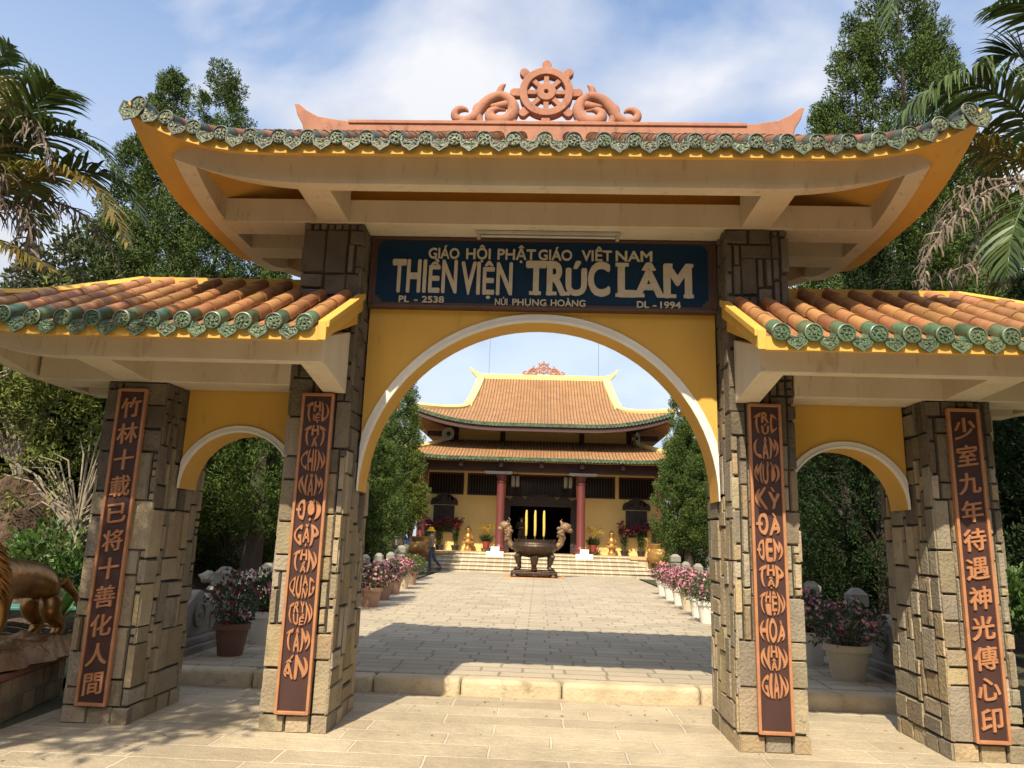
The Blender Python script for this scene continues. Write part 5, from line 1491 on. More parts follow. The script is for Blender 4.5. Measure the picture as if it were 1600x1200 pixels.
# -------- the great bronze incense burner
BY = 22.7; bx = -0.12
tag_m = MB(); tag_m.box(bx-1.15, bx+1.15, BY-0.95, BY+0.95, CZ0, CZ0+0.012)
tag(tag_m.build('floor_mat', M['mat_orange'], smooth=0), 'flat orange mat on the paving under the bronze incense burner', 'mat')
B = thing('incense_burner', 'huge dark bronze incense burner with dragon handles in the middle of the courtyard', 'incense burner', (bx, BY, CZ0+0.012))
b = MB(); b.box(-0.88, 0.88, -0.62, 0.62, 0.10, 0.20); b.box(-0.80, 0.80, -0.55, 0.55, 0.20, 0.25)
b.prism([(-0.86, 0.10), (-0.62, 0.10), (-0.55, 0.05), (-0.2, 0.06), (0, 0.02), (0.2, 0.06), (0.55, 0.05), (0.62, 0.10), (0.86, 0.10)], lambda u, v, t: (u, t, v), -0.60, -0.56)
base = b.build('stand', M['bronze'], B, smooth=25, bevel=0.02)
for sx in (-0.74, 0.74):
    for sy in (-0.5, 0.5):
        f = MB(); f.lathe([(0.14, -0.0), (0.15, 0.04), (0.12, 0.10)], 12, (sx, sy, 0)); f.build('foot', M['bronze'], base)
b = MB()
b.lathe([(0.10, 0.70), (0.45, 0.74), (0.70, 0.86), (0.84, 1.02), (0.88, 1.14), (0.86, 1.20), (0.80, 1.23), (0.78, 1.27), (0.80, 1.38), (0.82, 1.40), (0.74, 1.40), (0.72, 1.30), (0.02, 1.26)], 40)
b.build('bowl', M['bronze'], B, smooth=30)
b = MB(); b.lathe([(0.002, 1.262), (0.72, 1.265)], 24, cap=False); b.build('ash', M['concrete'], B, smooth=0)
for k, a in enumerate((-2.62, -0.52, 1.57, -1.571)):
    c, s_ = math.cos(a), math.sin(a)*0.75
    l = MB(); l.tube([(c*0.60, s_*0.60, 0.92), (c*0.74, s_*0.74, 0.74), (c*0.68, s_*0.68, 0.52), (c*0.64, s_*0.64, 0.36), (c*0.78, s_*0.78, 0.27)], [0.15, 0.155, 0.11, 0.085, 0.10] if k != 3 else [0.17, 0.17, 0.13, 0.10, 0.12], 10)
    l.blob((c*0.76, s_*0.76, 0.285), (0.12, 0.12, 0.045)); l.build('leg', M['bronze'], B)
r_ = random.Random(4)
for s in (-1, 1):
    h = MB()
    h.tube([(s*0.78, 0, 1.06), (s*0.98, 0, 1.26), (s*1.06, 0, 1.48), (s*0.98, 0, 1.66), (s*1.12, 0, 1.86)], [0.12, 0.13, 0.14, 0.15, 0.14], 10)
    h.blob((s*1.17, -0.02, 1.88), (0.22, 0.16, 0.17), 12, 8, 0.10, r_)
    h.blob((s*1.32, -0.02, 1.77), (0.13, 0.12, 0.10), 10, 6, 0.10, r_)
    h.tube([(s*1.05, 0.05, 1.98), (s*0.98, 0.1, 2.12), (s*1.04, 0.1, 2.20)], [0.05, 0.035, 0.01], 6)
    h.tube([(s*1.10, -0.08, 1.98), (s*1.05, -0.12, 2.10)], [0.045, 0.01], 6)
    for k in range(9): h.blob((s*(0.88+r_.uniform(0, .25)), r_.uniform(-.12, .12), 1.35+k*0.06), (0.09, 0.09, 0.07), 8, 5, 0.2, r_)
    h.build('dragon_handle', M['bronze_light'], B)
for x, lb in ((-0.34, 'left of the three thick yellow incense sticks in the bronze burner'), (0.0, 'middle of the three thick yellow incense sticks in the bronze burner'), (0.34, 'right of the three thick yellow incense sticks in the bronze burner')):
    t = thing('incense_stick', lb, 'incense', (bx+x, BY, CZ0+1.27), 0, 'thick incense sticks')
    i_ = MB(); i_.tube([(0, 0, 0.25), (0, 0, 0.3), (0.004, 0, 0.6), (-0.004, 0, 1.02), (0, 0, 1.2), (0, 0, 1.24)], [0.03, 0.045, 0.05, 0.048, 0.036, 0.025], 10); i_.build('paste', M['incense'], t)
    i_ = MB(); i_.tube([(0, 0, 0), (0, 0, 0.27)], 0.015, 6); i_.build('stick', M['stem'], t)

# -------- golden urns beside the steps
def urn(label, x, y):
    t = thing('golden_urn', label, 'urn', (x, y, CZ0), 0, 'golden three-legged urns beside the hall steps')
    b = MB(); b.lathe([(0.44, 0), (0.46, 0.08), (0.40, 0.12)], 24); b.build('base', M['kerb'], t)
    b = MB(); b.lathe([(0.05, 0.50), (0.30, 0.54), (0.48, 0.70), (0.54, 0.88), (0.50, 1.02), (0.40, 1.10), (0.365, 1.16), (0.39, 1.28), (0.43, 1.33), (0.43, 1.38), (0.37, 1.38), (0.34, 1.2)], 32); b.build('bowl', M['gold'], t)
    for k in range(3):
        a = -1.57+k*2.094; c, s_ = math.cos(a), math.sin(a)
        l = MB(); l.tube([(c*0.36, s_*0.36, 0.70), (c*0.42, s_*0.42, 0.50), (c*0.34, s_*0.34, 0.30), (c*0.36, s_*0.36, 0.14)], [0.10, 0.10, 0.06, 0.08], 10); l.build('leg', M['gold'], t)
    for s in (-1, 1):
        h = MB(); h.tube([(s*0.47, 0, 1.02), (s*0.56, 0, 1.14), (s*0.50, 0, 1.30), (s*0.48, 0, 1.46), (s*0.56, 0, 1.60), (s*0.64, 0, 1.56)], [0.05, 0.05, 0.045, 0.05, 0.05, 0.03], 8); h.build('handle', M['gold'], t)
urn('golden three-legged urn beside the person in the yellow hat', -5.05, 25.9); urn('golden three-legged urn right of the hall steps', 5.25, 26.6)

# -------- people
def skin_body(name, pts, edges, m, parent, levels=2, root=0, smooth=True):
    me = bpy.data.meshes.new(name); me.from_pydata([p[:3] for p in pts], edges, [])
    o = bpy.data.objects.new(name, me); COL.objects.link(o); o.parent = parent
    bm = bmesh.new(); bm.from_mesh(me); ly = bm.verts.layers.skin.verify(); bm.verts.ensure_lookup_table()
    for i, p in enumerate(pts):
        r = p[3]; bm.verts[i][ly].radius = (r if hasattr(r, '__len__') else (r, r)); bm.verts[i][ly].use_root = (i == root)
    bm.to_mesh(me); bm.free()
    me.materials.append(m)
    sk = o.modifiers.new('skin', 'SKIN'); sk.use_smooth_shade = True; sk.branch_smoothing = 0.6
    ss = o.modifiers.new('sub', 'SUBSURF'); ss.levels = levels; ss.render_levels = levels
    return o

def fingers(pts, edges, wrist, hand, d, side):
    """a palm and five short unequal fingers grown from the wrist joint"""
    w = Vector(pts[wrist][:3]); d = Vector(d).normalized(); side = Vector(side).normalized()
    pts.append((*(w+d*0.06), 0.026)); pl = len(pts)-1; edges.append((wrist, pl))
    for k, (o, l) in enumerate(((-0.027, 0.07), (-0.009, 0.085), (0.009, 0.08), (0.026, 0.062))):
        a = w+d*0.09+side*o; b = a+d*l*0.55; c = a+d*l+side.cross(d)*0.015
        i = len(pts); pts += [(*a, 0.010), (*b, 0.009), (*c, 0.007)]; edges += [(pl, i), (i, i+1), (i+1, i+2)]
    a = w+d*0.05-side*0.04; b = a+d*0.04-side*0.015
    i = len(pts); pts += [(*a, 0.012), (*b, 0.009)]; edges += [(pl, i), (i, i+1)]

def person(label, loc, rz, J, top, top2, trousers, hat, shoe=True):
    """J: joints in the person's own frame, facing -y; z up; metres"""
    t = thing('person', label, 'person', loc, rz)
    P_, E_ = [], []
    def add(p, r, par=None):
        P_.append((*p, r)); i = len(P_)-1
        if par is not None: E_.append((par, i))
        return i
    pel = add(J['pelvis'], (0.13, 0.10)); sp_ = add(J['spine'], (0.12, 0.09), pel); ch = add(J['chest'], (0.14, 0.10), sp_); nk = add(J['neck'], 0.052, ch); hd0 = add(J['chin'], 0.065, nk); hd = add(J['head'], 0.092, hd0); hd2 = add(J['crown'], 0.070, hd)
    for s, q in (('l', 1), ('r', -1)):
        sh = add(J['sh'+s], 0.055, ch); el = add(J['el'+s], 0.040, sh); wr = add(J['wr'+s], 0.026, el)
        d = Vector(J['wr'+s])-Vector(J['el'+s]); fingers(P_, E_, wr, s, d, (0, -1, 0) if abs(d.y) < abs(d.z) else (1, 0, 0))
        hp = add(J['hp'+s], 0.085, pel); kn = add(J['kn'+s], 0.058, hp); an = add(J['an'+s], 0.040, kn); ft = add(J['ft'+s], 0.036, an)
    body = skin_body('body', P_, E_, M['skin'], t)
    # face
    h = Vector(J['head']); f = Vector(J['face'])
    side = f.cross(Vector((0, 0, 1))).normalized(); upv = side.cross(f).normalized()
    fm = MB(); fm.tube([h+f*0.085+upv*0.02, h+f*0.115-upv*0.02, h+f*0.09-upv*0.03], [0.010, 0.016, 0.012], 8); fm.build('nose', M['skin'], body)
    for s in (-1, 1):
        e = MB(); e.blob(h+f*0.083+side*s*0.034+upv*0.018, (0.012, 0.012, 0.009)); e.build('eye', M['hair'], body)
        e = MB(); e.blob(h+side*s*0.093, (0.018, 0.025, 0.034)); e.build('ear', M['skin'], body)
    e = MB(); e.blob(h+f*0.078-upv*0.052, (0.026, 0.016, 0.009)); e.build('mouth', M['petal_red'], body)
    e = MB(); c = h-f*0.018+upv*0.012; e.blob(c, (0.102, 0.108, 0.110), 14, 9); e.build('hair', M['hair'], t)
    # clothes
    def cloth(name, seq, rs, m):
        P2 = [(*p, r) for p, r in zip(seq, rs)]; return skin_body(name, P2, [(i, i+1) for i in range(len(P2)-1)], m, t, 2)
    P2, E2 = [], []
    P2.append((*J['hem'], (0.165, 0.125))); P2.append((*J['spine'], (0.15, 0.115))); P2.append((*J['chest'], (0.165, 0.12))); P2.append((*(Vector(J['neck'])*0.75+Vector(J['chest'])*0.25), 0.075)); E2 += [(0, 1), (1, 2), (2, 3)]
    for s in 'lr':
        i = len(P2); w_ = Vector(J['el'+s]).lerp(Vector(J['wr'+s]), 0.85)
        P2 += [(*J['sh'+s], 0.072), (*J['el'+s], 0.056), (*w_, 0.044)]; E2 += [(2, i), (i, i+1), (i+1, i+2)]
    skin_body('jacket', P2, E2, M[top], t)
    if top2:
        P2 = [(*Vector(J['chest'])*1.0, (0.172, 0.128)), (*(Vector(J['neck'])*0.85+Vector(J['chest'])*0.15), 0.085)]; E2 = [(0, 1)]
        for s in 'lr':
            i = len(P2); P2 += [(*J['sh'+s], 0.080), (*Vector(J['sh'+s]).lerp(Vector(J['el'+s]), 0.35), 0.070)]; E2 += [(0, i), (i, i+1)]
        skin_body('shawl', P2, E2, M[top2], t)
    P2 = [(*J['pelvis'], (0.15, 0.12))]; E2 = []
    for s in 'lr':
        i = len(P2); P2 += [(*J['hp'+s], 0.098), (*J['kn'+s], 0.074), (*J['an'+s], 0.058)]; E2 += [(0, i), (i, i+1), (i+1, i+2)]
    skin_body('trousers', P2, E2, M[trousers], t)
    for s in 'lr':
        a, b = Vector(J['an'+s]), Vector(J['ft'+s]); o = MB(); o.tube([a+Vector((0, 0, -0.01))-(b-a)*0.25, a.lerp(b, 0.5)-Vector((0, 0, 0.02)), b], [0.045, 0.05, 0.038], 10, squash=0.8); o.build('shoe', M['shoe'], t)
    hm = MB(); c = h+upv*0.045
    if hat == 'yellowhat':
        hm.lathe([(0.205, -0.035), (0.19, -0.01), (0.125, 0.02), (0.118, 0.07), (0.10, 0.11), (0.05, 0.13), (0.004, 0.133)], 20, c)
    else:
        hm.lathe([(0.118, -0.03), (0.12, 0.02), (0.105, 0.075), (0.06, 0.105), (0.004, 0.112)], 20, c); hm.tube([c+f*0.09-upv*0.01, c+f*0.19-upv*0.03], [0.075, 0.06], 10, squash=0.15)
    if hat: hm.build('hat', M[hat], t)
    return t
walk = dict(pelvis=(0, 0, 0.93), spine=(0, -0.01, 1.10), chest=(0, -0.01, 1.31), neck=(0, -0.02, 1.47), chin=(0, -0.045, 1.53), head=(0, -0.04, 1.60), crown=(0, -0.02, 1.66), face=(0, -1, -0.05), hem=(0, 0, 0.86),
            shl=(0.19, 0, 1.40), ell=(0.24, 0.02, 1.13), wrl=(0.23, -0.08, 0.90), shr=(-0.19, 0, 1.40), elr=(-0.24, 0.04, 1.13), wrr=(-0.22, 0.0, 0.89),
            hpl=(0.09, 0, 0.88), knl=(0.09, -0.05, 0.48), anl=(0.09, -0.02, 0.07), ftl=(0.09, -0.19, 0.035), hpr=(-0.09, 0, 0.88), knr=(-0.09, 0.14, 0.50), anr=(-0.09, 0.42, 0.16), ftr=(-0.09, 0.33, 0.035))
person('person in a yellow hat, grey jersey and dark jeans striding left past the golden urn', (-4.42, 25.0, CZ0), R(-82), walk, 'greytop', 'whitecloth', 'denim', 'yellowhat')
lean = dict(pelvis=(0, 0.16, 0.92), spine=(0, 0.05, 1.08), chest=(0, -0.02, 1.30), neck=(0, -0.07, 1.46), chin=(0, -0.11, 1.51), head=(0, -0.12, 1.58), crown=(0, -0.10, 1.64), face=(0, -1, -0.25), hem=(0, 0.1, 0.90),
            shl=(0.19, 0, 1.39), ell=(0.23, -0.12, 1.14), wrl=(0.20, -0.30, 1.02), shr=(-0.19, 0, 1.39), elr=(-0.23, -0.12, 1.14), wrr=(-0.20, -0.30, 1.04),
            hpl=(0.09, 0.16, 0.88), knl=(0.09, 0.24, 0.48), anl=(0.09, 0.42, 0.09), ftl=(0.09, 0.30, 0.035), hpr=(-0.09, 0.16, 0.88), knr=(-0.09, 0.10, 0.47), anr=(-0.09, 0.22, 0.08), ftr=(-0.09, 0.08, 0.035))
person('person in blue work clothes and bright blue cap leaning beside the golden urn', (-5.72, 25.5, CZ0+0.0), R(80), lean, 'bluecloth', None, 'denim', 'bluehat')
stand = dict(walk); stand.update(anr=(-0.09, 0.02, 0.07), ftr=(-0.09, -0.15, 0.035), knr=(-0.09, 0.0, 0.48), ell=(0.22, -0.05, 1.13), wrl=(0.05, -0.22, 1.15), elr=(-0.22, -0.05, 1.13), wrr=(-0.05, -0.22, 1.15))
person('person in dark clothes standing in the shadow of the hall doorway', (-0.82, 30.1, FZ+0.006), 0, stand, 'darkcloth', None, 'darkcloth', None)

# -------- the lion on its planter wall, left of the gate
PW = thing('planter_wall', 'low tan tiled planter wall with red brown coping beside the leftmost pillar', 'wall', (-4.2, -1.2, 0))
b = MB(); b.box(-0.0+0.02, 0.13, -2.2, 2.2, 0, 0.34)
b.add([], [])
for p in ((-2.6, 0.02, -2.2, -2.05, 0, 0.34),): b.box(*p)
ob = b.build('tiled_face', None or M['concrete'], PW, smooth=0)
# rough tiles set on the visible face
tb_ = MB(); rt = random.Random(9)
for r_i in range(2):
    y = -2.2
    while y < 2.2:
        y1 = min(2.2, y+rt.uniform(0.14, 0.22))
        tb_.box(0.131, 0.145+rt.uniform(0, 0.008), y+0.006, y1-0.006, 0.01+r_i*0.168, 0.165+r_i*0.168); y = y1
M['tantile'] = mat('split tan tile', (0.27, 0.19, 0.10), (0.19, 0.135, 0.075), scale=8, rough=0.9, bump=0.8, bscale=25, bdist=0.02, island=0.3)
tb_.build('wall_tiles', M['tantile'], PW, smooth=0, bevel=0.006)
b = MB(); b.box(-0.04, 0.17, -2.25, 2.25, 0.342, 0.40); b.build('coping', M['coping'], PW, smooth=0, bevel=0.012)
b = MB(); b.box(-2.6, -0.04, -2.05, 2.2, 0.0, 0.36); b.build('fill', M['soil'], PW, smooth=0)
PW.rotation_euler = (0, 0, R(11))

def lion(label, loc, rz):
    t = thing('bronze_lion', label, 'statue', loc, rz)
    rb = MB(); rr = random.Random(21)
    rb.grid(lambda i, j: (-0.38+0.76*i+0.03*math.sin(j*31), -1.05+1.95*j+0.04*math.sin(i*17), 0.02+0.15*min(1, 6*min(i, 1-i), 9*min(j, 1-j))*(1+0.25*math.sin(i*9+j*14)*math.cos(j*21))), 18, 40)
    rb.build('rock_base', M['rockgold'], t, smooth=60)
    V = [  # x, y, z, radius ; the lion faces -y
        (0, 0.62, 0.66, (0.22, 0.23)), (0, 0.30, 0.70, (0.20, 0.22)), (0, 0.0, 0.70, (0.20, 0.22)), (0, -0.32, 0.73, (0.22, 0.26)), (0, -0.62, 0.82, (0.19, 0.24)), (0, -0.80, 0.98, (0.16, 0.18)), (0, -0.98, 1.0, (0.13, 0.13)), (0, -1.12, 0.94, (0.085, 0.075))]
    E = [(i, i+1) for i in range(7)]
    def limb(par, pts):
        p = par
        for q in pts: V.append(q); E.append((p, len(V)-1)); p = len(V)-1
    for s in (-1, 1):
        st = -0.10 if s > 0 else 0.08
        limb(0, [(s*0.14, 0.62+st, 0.54, 0.14), (s*0.16, 0.52+st, 0.40, 0.095), (s*0.16, 0.72+st, 0.27, 0.062), (s*0.16, 0.66+st, 0.15, 0.055), (s*0.16, 0.56+st, 0.13, 0.06)])
        limb(3, [(s*0.15, -0.36-st, 0.58, 0.12), (s*0.16, -0.34-st, 0.40, 0.082), (s*0.16, -0.42-st, 0.24, 0.060), (s*0.16, -0.42-st, 0.15, 0.056), (s*0.16, -0.52-st, 0.13, 0.062)])
    limb(0, [(0, 0.82, 0.66, 0.05), (0.10, 0.93, 0.50, 0.035), (0.16, 0.95, 0.34, 0.035), (0.18, 0.93, 0.24, 0.05)])
    skin_body('body', V, E, M['lionbronze'], t, 2, root=2)
    m = MB(); rm = random.Random(5)
    for k in range(320):
        a = rm.uniform(0, 6.28); yy = rm.uniform(-0.98, -0.42); q = (yy+0.98)/0.56
        rad = 0.20+0.10*math.sin(q*3.0); c = Vector((math.cos(a)*rad, yy, 0.98-0.20*q+math.sin(a)*rad*1.15))
        d = Vector((math.cos(a)*0.4, 0.55, math.sin(a)*0.3-0.45)).normalized()
        m.tube([c-d*0.05, c+d*0.05, c+d*0.14+Vector((0, 0.0, -0.02))], [0.026, 0.024, 0.004], 6)
    m.build('mane', M['lionbronze'], t, smooth=60)
    for s in (-1, 1):
        e = MB(); e.blob((s*0.13, -0.86, 1.14), (0.045, 0.03, 0.055)); e.build('ear', M['lionbronze'], t)
        for dy in (0.62, -0.42):
            st = (-0.10 if s > 0 else 0.08)*(1 if dy > 0 else -1)
            f = MB()
            for k in range(4): f.blob((s*0.16-0.055+0.037*k, dy+st-0.12-(0.014 if k in (1, 2) else 0), 0.125), (0.026, 0.05, 0.03))
            f.build('paw', M['lionbronze'], t)
    return t
LION = lion('polished bronze lion with a thick mane standing on the wall left of the gate', (-4.60, 0.14, 0.40), R(1))

BENCH = thing('teal_bench', 'teal painted slatted bench behind the bronze lion', 'bench', (-6.0, 3.0, 0.12), R(20))
for k in range(3):
    b = MB(); b.box(-1.1, 1.1, -0.02+k*0.15, 0.10+k*0.15, 0.42, 0.46); b.build('seat_slat', M['teal'], BENCH, smooth=0, bevel=0.008)
for k in range(2):
    b = MB(); b.box(-1.1, 1.1, 0.46, 0.49, 0.60+k*0.17, 0.71+k*0.17); b.build('back_slat', M['teal'], BENCH, smooth=0, bevel=0.008)
for x in (-0.9, 0.9):
    b = MB(); b.box(x-0.04, x+0.04, 0.0, 0.06, 0, 0.42); b.build('leg', M['concrete'], BENCH, smooth=0)
    b = MB(); b.box(x-0.04, x+0.04, 0.40, 0.46, 0, 0.88); b.build('leg', M['concrete'], BENCH, smooth=0)

M['carvedwhite'] = mat('white carved marble', (0.60, 0.58, 0.52), (0.45, 0.43, 0.38), scale=6, rough=0.85, bump=0.8, bscale=20, bdist=0.02, spots=(8, 0.55, (0.25, 0.24, 0.2), 0.6))
# white carved stones seen through the left side arch
def white_stone(label, loc, sc, seed):
    rr = random.Random(seed); b = MB()
    b.box(-0.32, 0.32, -0.22, 0.22, 0, 0.42)
    for k in range(14): b.blob((rr.uniform(-.26, .26), rr.uniform(-.14, .14), 0.42+rr.uniform(0, .34)), (rr.uniform(.06, .16), .13, rr.uniform(.06, .13)), 7, 5, 0.3, rr)
    o = b.build('white_stone_carving', M['carvedwhite'], smooth=25); o.location = loc; o.scale = (sc,)*3
    tag(o, label, 'stone carving', 'white stone carvings behind the balustrade')
white_stone('white carved stone behind the left balustrade, left of the dark trunk', (-5.35, 6.4, 0.1), 1.0, 2)
white_stone('white carved stone behind the left balustrade, close to the dark trunk', (-4.95, 6.6, 0.1), 0.95, 3)
# ------------------------------------------------------------------ hillside, trees, palms
M['hill'] = mat('bare earth bank', (0.115, 0.072, 0.042), (0.050, 0.032, 0.020), scale=3.2, detail=9, rough=0.95, bump=1.0, bscale=9, bdist=0.10, spots=(6.5, 0.635, (0.36, 0.31, 0.24), 0.85))
M['con_a'] = mat('conifer foliage', (0.100, 0.145, 0.032), (0.055, 0.090, 0.025), scale=1.4, rough=0.65, island=0.35, hue=0.025, spec=0.12, trans=0.08)
M['con_b'] = mat('bluish conifer foliage', (0.102, 0.146, 0.036), (0.056, 0.090, 0.028), scale=1.4, rough=0.65, island=0.35, hue=0.02, spec=0.12, trans=0.08)
M['con_c'] = mat('yellow green conifer foliage', (0.15, 0.175, 0.035), (0.085, 0.115, 0.028), scale=1.4, rough=0.65, island=0.35, hue=0.025, spec=0.12, trans=0.08)
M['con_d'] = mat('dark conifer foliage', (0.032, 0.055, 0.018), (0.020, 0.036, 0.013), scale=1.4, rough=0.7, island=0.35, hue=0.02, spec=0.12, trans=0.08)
M['olive'] = mat('pale olive foliage', (0.12, 0.135, 0.075), (0.07, 0.085, 0.045), scale=1.4, rough=0.7, island=0.4, hue=0.02, spec=0.12, trans=0.08)
M['bark'] = mat('grey brown bark', (0.075, 0.058, 0.042), (0.04, 0.03, 0.022), scale=5, rough=0.95, bump=1.0, bscale=14, bdist=0.03, stretch=(3, 3, 0.6))
M['bark_pale'] = mat('pale dry branch', (0.34, 0.29, 0.22), (0.22, 0.18, 0.13), scale=6, rough=0.9)
M['palm_green'] = mat('palm green', (0.085, 0.125, 0.032), (0.05, 0.085, 0.024), scale=3, rough=0.42, island=0.3, hue=0.02, trans=0.2)
M['palm_yellow'] = mat('palm yellowing', (0.25, 0.175, 0.03), (0.11, 0.11, 0.025), scale=2, rough=0.5, island=0.3, hue=0.02, trans=0.25)
M['palm_dead'] = mat('dead palm frond', (0.20, 0.155, 0.11), (0.085, 0.06, 0.042), scale=4, rough=0.9, island=0.45)
M['palm_trunk'] = mat('palm trunk', (0.20, 0.17, 0.12), (0.12, 0.10, 0.07), scale=4, rough=0.9, bump=0.8, bscale=6, bdist=0.03, stretch=(1, 1, 4))

struct((lambda g: (g.grid(lambda a, b: (-5.3-13*a, 2.9+22*b, 0.05+(2.7*(1-math.exp(-(max(0, 13*a-0.15)/2.3)**1.6))+0.16*math.sin(a*60+b*31)*math.cos(b*77)+0.12*math.sin(a*130+b*9)+0.08*math.sin(a*97+b*210)*math.cos(a*41-b*150))*clamp(b*9)**0.7*(1-0.45*clamp((b-0.3)/0.5))), 130, 150), g.build('hillside', M['hill']))[1])(MB()))

def tuft_cloud(rng, centers, axes, rad, length, per, leaf, wd):
    """leafy sprays filling elongated clumps"""
    n = len(centers); C = np.repeat(centers, per, 0); A = np.repeat(axes, per, 0)
    rad = np.repeat(rad, per); length = np.repeat(length, per)
    d = rand_dir(n*per, rng)
    k = np.cbrt(rng.uniform(0.25, 1.0, n*per))[:, None]
    along = np.sum(d*A, 1)[:, None]*A
    P = C+(along*length[:, None]+(d-along)*rad[:, None])*k
    D = unit(d*0.40+A*0.60+0.70*rand_dir(n*per, rng)+np.array([0, 0, 0.1]))
    Nn = unit(d+0.30*A+0.45*rand_dir(n*per, rng))
    return leaf_quads(P, D, Nn, rng.uniform(0.65, 1.25, n*per)*leaf, rng.uniform(0.7, 1.2, n*per)*wd)

def conifer(label, loc, spires, mats='con_a', seed=1, leaf=0.13, wd=0.045, per=60, base=0.05, trunk_r=0.14, bare=0.0, group=None, name='conifer_tree', tuft=0.24, den=1.0, pw=0.75, limbs=10):
    """spires: (dx, dy, height, radius, tufts)"""
    rng = np.random.default_rng(seed); leaf, wd, per, den, tuft = leaf*0.62, wd*0.74, int(per*2.3), den*0.85, tuft*1.12
    t = thing(name, label, 'tree', loc, 0, group)
    tr = MB(); H = max(s[2] for s in spires)
    tr.tube([(0, 0, -0.1), (0.02, 0.0, H*0.25), (-0.02, 0.02, H*0.55), (spires[0][0]*0.8, spires[0][1]*0.8, H*0.75)], [trunk_r*1.25, trunk_r, trunk_r*0.6, 0.02], 9)
    trunk = tr.build('trunk', M['bark'], t)
    Cs, As, Rs, Ls = [], [], [], []
    lm = MB()
    for (dx, dy, h, r, nt_) in spires:
        if abs(dx)+abs(dy) > 0.01: lm.tube([(0, 0, h*0.12+bare), (dx*0.6, dy*0.6, h*0.35), (dx, dy, h*0.9)], [trunk_r*0.8, trunk_r*0.5, 0.015], 7)
        m = int(nt_*den); q = 0
        z = base+bare/h+(1-base-bare/h)*rng.uniform(0, 1, m)**1.25
        a = rng.uniform(0, 2*math.pi, m)
        prof = np.minimum(1, (z-bare/h+0.06)/0.22)*np.power(np.maximum(0, 1-z), pw)*1.12
        lump = 1+0.24*np.sin(a*3+z*9+seed)+0.17*np.sin(a*5-z*23+seed*2)+0.12*np.sin(z*41+a*2)
        rr = r*prof*lump*np.power(rng.uniform(0.35, 1, m), 0.45)
        c = np.stack([dx+np.cos(a)*rr, dy+np.sin(a)*rr, z*h], 1)
        ax = unit(np.stack([np.cos(a)*0.7, np.sin(a)*0.7, 0.75+0*a], 1)+0.3*rng.normal(size=(m, 3)))
        Cs.append(c); As.append(ax)
        sz = tuft*rng.uniform(0.6, 1.3, m)*(0.55+0.45*(1-z)); Rs.append(sz*0.62); Ls.append(sz*1.25)
        for k in range(limbs):
            i = rng.integers(0, m); p = c[i]
            lm.tube([(dx*0.7, dy*0.7, max(0.1, p[2]-r*0.55)), tuple((np.array([dx*.85, dy*.85, p[2]-r*.2])+p)/2), tuple(p)], [0.035, 0.022, 0.008], 5)
    if lm.v: lm.build('limbs', M['bark'], t)
    V, Fq = tuft_cloud(rng, np.concatenate(Cs), np.concatenate(As), np.concatenate(Rs), np.concatenate(Ls), per, leaf, wd)
    fast_mesh('crown', V, Fq, M[mats], t)
    return t

def bushy(label, loc, lobes_, mats='leaf', seed=1, leaf=0.12, wd=0.06, per=45, n=120, trunk_h=1.5, trunk_r=0.1, cat='tree', name='leafy_tree', tuft=0.26, group=None, barkm='bark', twigs=12):
    """broad-leaved crown: lobes (x, y, z, rx, ry, rz) filled with leaf clumps"""
    rng = np.random.default_rng(seed)
    t = thing(name, label, cat, loc, 0, group)
    tr = MB(); top = lobes_[0]
    tr.tube([(0, 0, -0.1), (0.04, 0, trunk_h*0.5), (top[0]*0.5, top[1]*0.5, trunk_h), (top[0], top[1], top[2])], [trunk_r*1.2, trunk_r, trunk_r*0.8, 0.02], 8)
    Cs, As = [], []
    for (x, y, z, rx, ry, rz_) in lobes_:
        m = int(n*rx*rz_/(top[3]*top[5])); d = rand_dir(m, rng); k = np.cbrt(rng.uniform(0.2, 1, m))[:, None]
        lump = 1+0.2*np.sin(d[:, :1]*7+seed)*np.cos(d[:, 2:]*6+seed)
        Cs.append(np.array([x, y, z])+d*k*lump*np.array([rx, ry, rz_])); As.append(unit(d+0.4*rand_dir(m, rng)+np.array([0, 0, .2])))
        for _ in range(twigs):
            p = Cs[-1][rng.integers(0, m)]
            tr.tube([(0, 0, trunk_h*rng.uniform(.5, 1)), tuple((p+np.array([x*.4, y*.4, z]))/2), tuple(p)], [trunk_r*0.45, min(0.025, trunk_r*0.35), 0.006], 5)
    tr.build('trunk', M[barkm], t)
    C = np.concatenate(Cs); A = np.concatenate(As); sz = tuft*rng.uniform(0.6, 1.3, len(C))
    V, Fq = tuft_cloud(rng, C, A, sz*0.8, sz, per, leaf, wd)
    fast_mesh('crown', V, Fq, M[mats], t)
    return t

# tall conifers behind the gate
conifer('tall twin-topped conifer rising behind the left end of the gate roof', (-7.9, 8.0, 0.5), [(0.72, 0, 11.1, 1.15, 600), (-0.50, 0.2, 11.0, 1.05, 540), (1.1, 0.3, 9.8, 0.95, 360), (-1.0, 0.1, 9.6, 0.9, 330), (0.3, -0.3, 7.8, 1.8, 380), (-1.5, 0.2, 7.4, 1.2, 240), (1.9, 0.5, 6.6, 1.3, 260)], 'con_b', 3, leaf=0.115, wd=0.032, per=78, tuft=0.30, pw=0.45)
conifer('huge dense conifer rising above the right end of the gate roof', (7.3, 8.0, 0.2), [(0.15, -0.2, 14.4, 1.35, 820), (-0.75, 0.1, 12.6, 1.05, 480), (0.95, 0.2, 12.9, 1.05, 480), (-1.35, 0.1, 10.6, 1.05, 420), (1.5, 0.2, 10.9, 1.15, 420), (-0.4, -0.6, 9.5, 1.9, 560), (-2.0, 0.3, 9.0, 0.85, 200), (2.1, 0.1, 8.6, 1.2, 240)], 'con_a', 5, leaf=0.12, wd=0.034, per=80, tuft=0.34, trunk_r=0.22, pw=0.45)
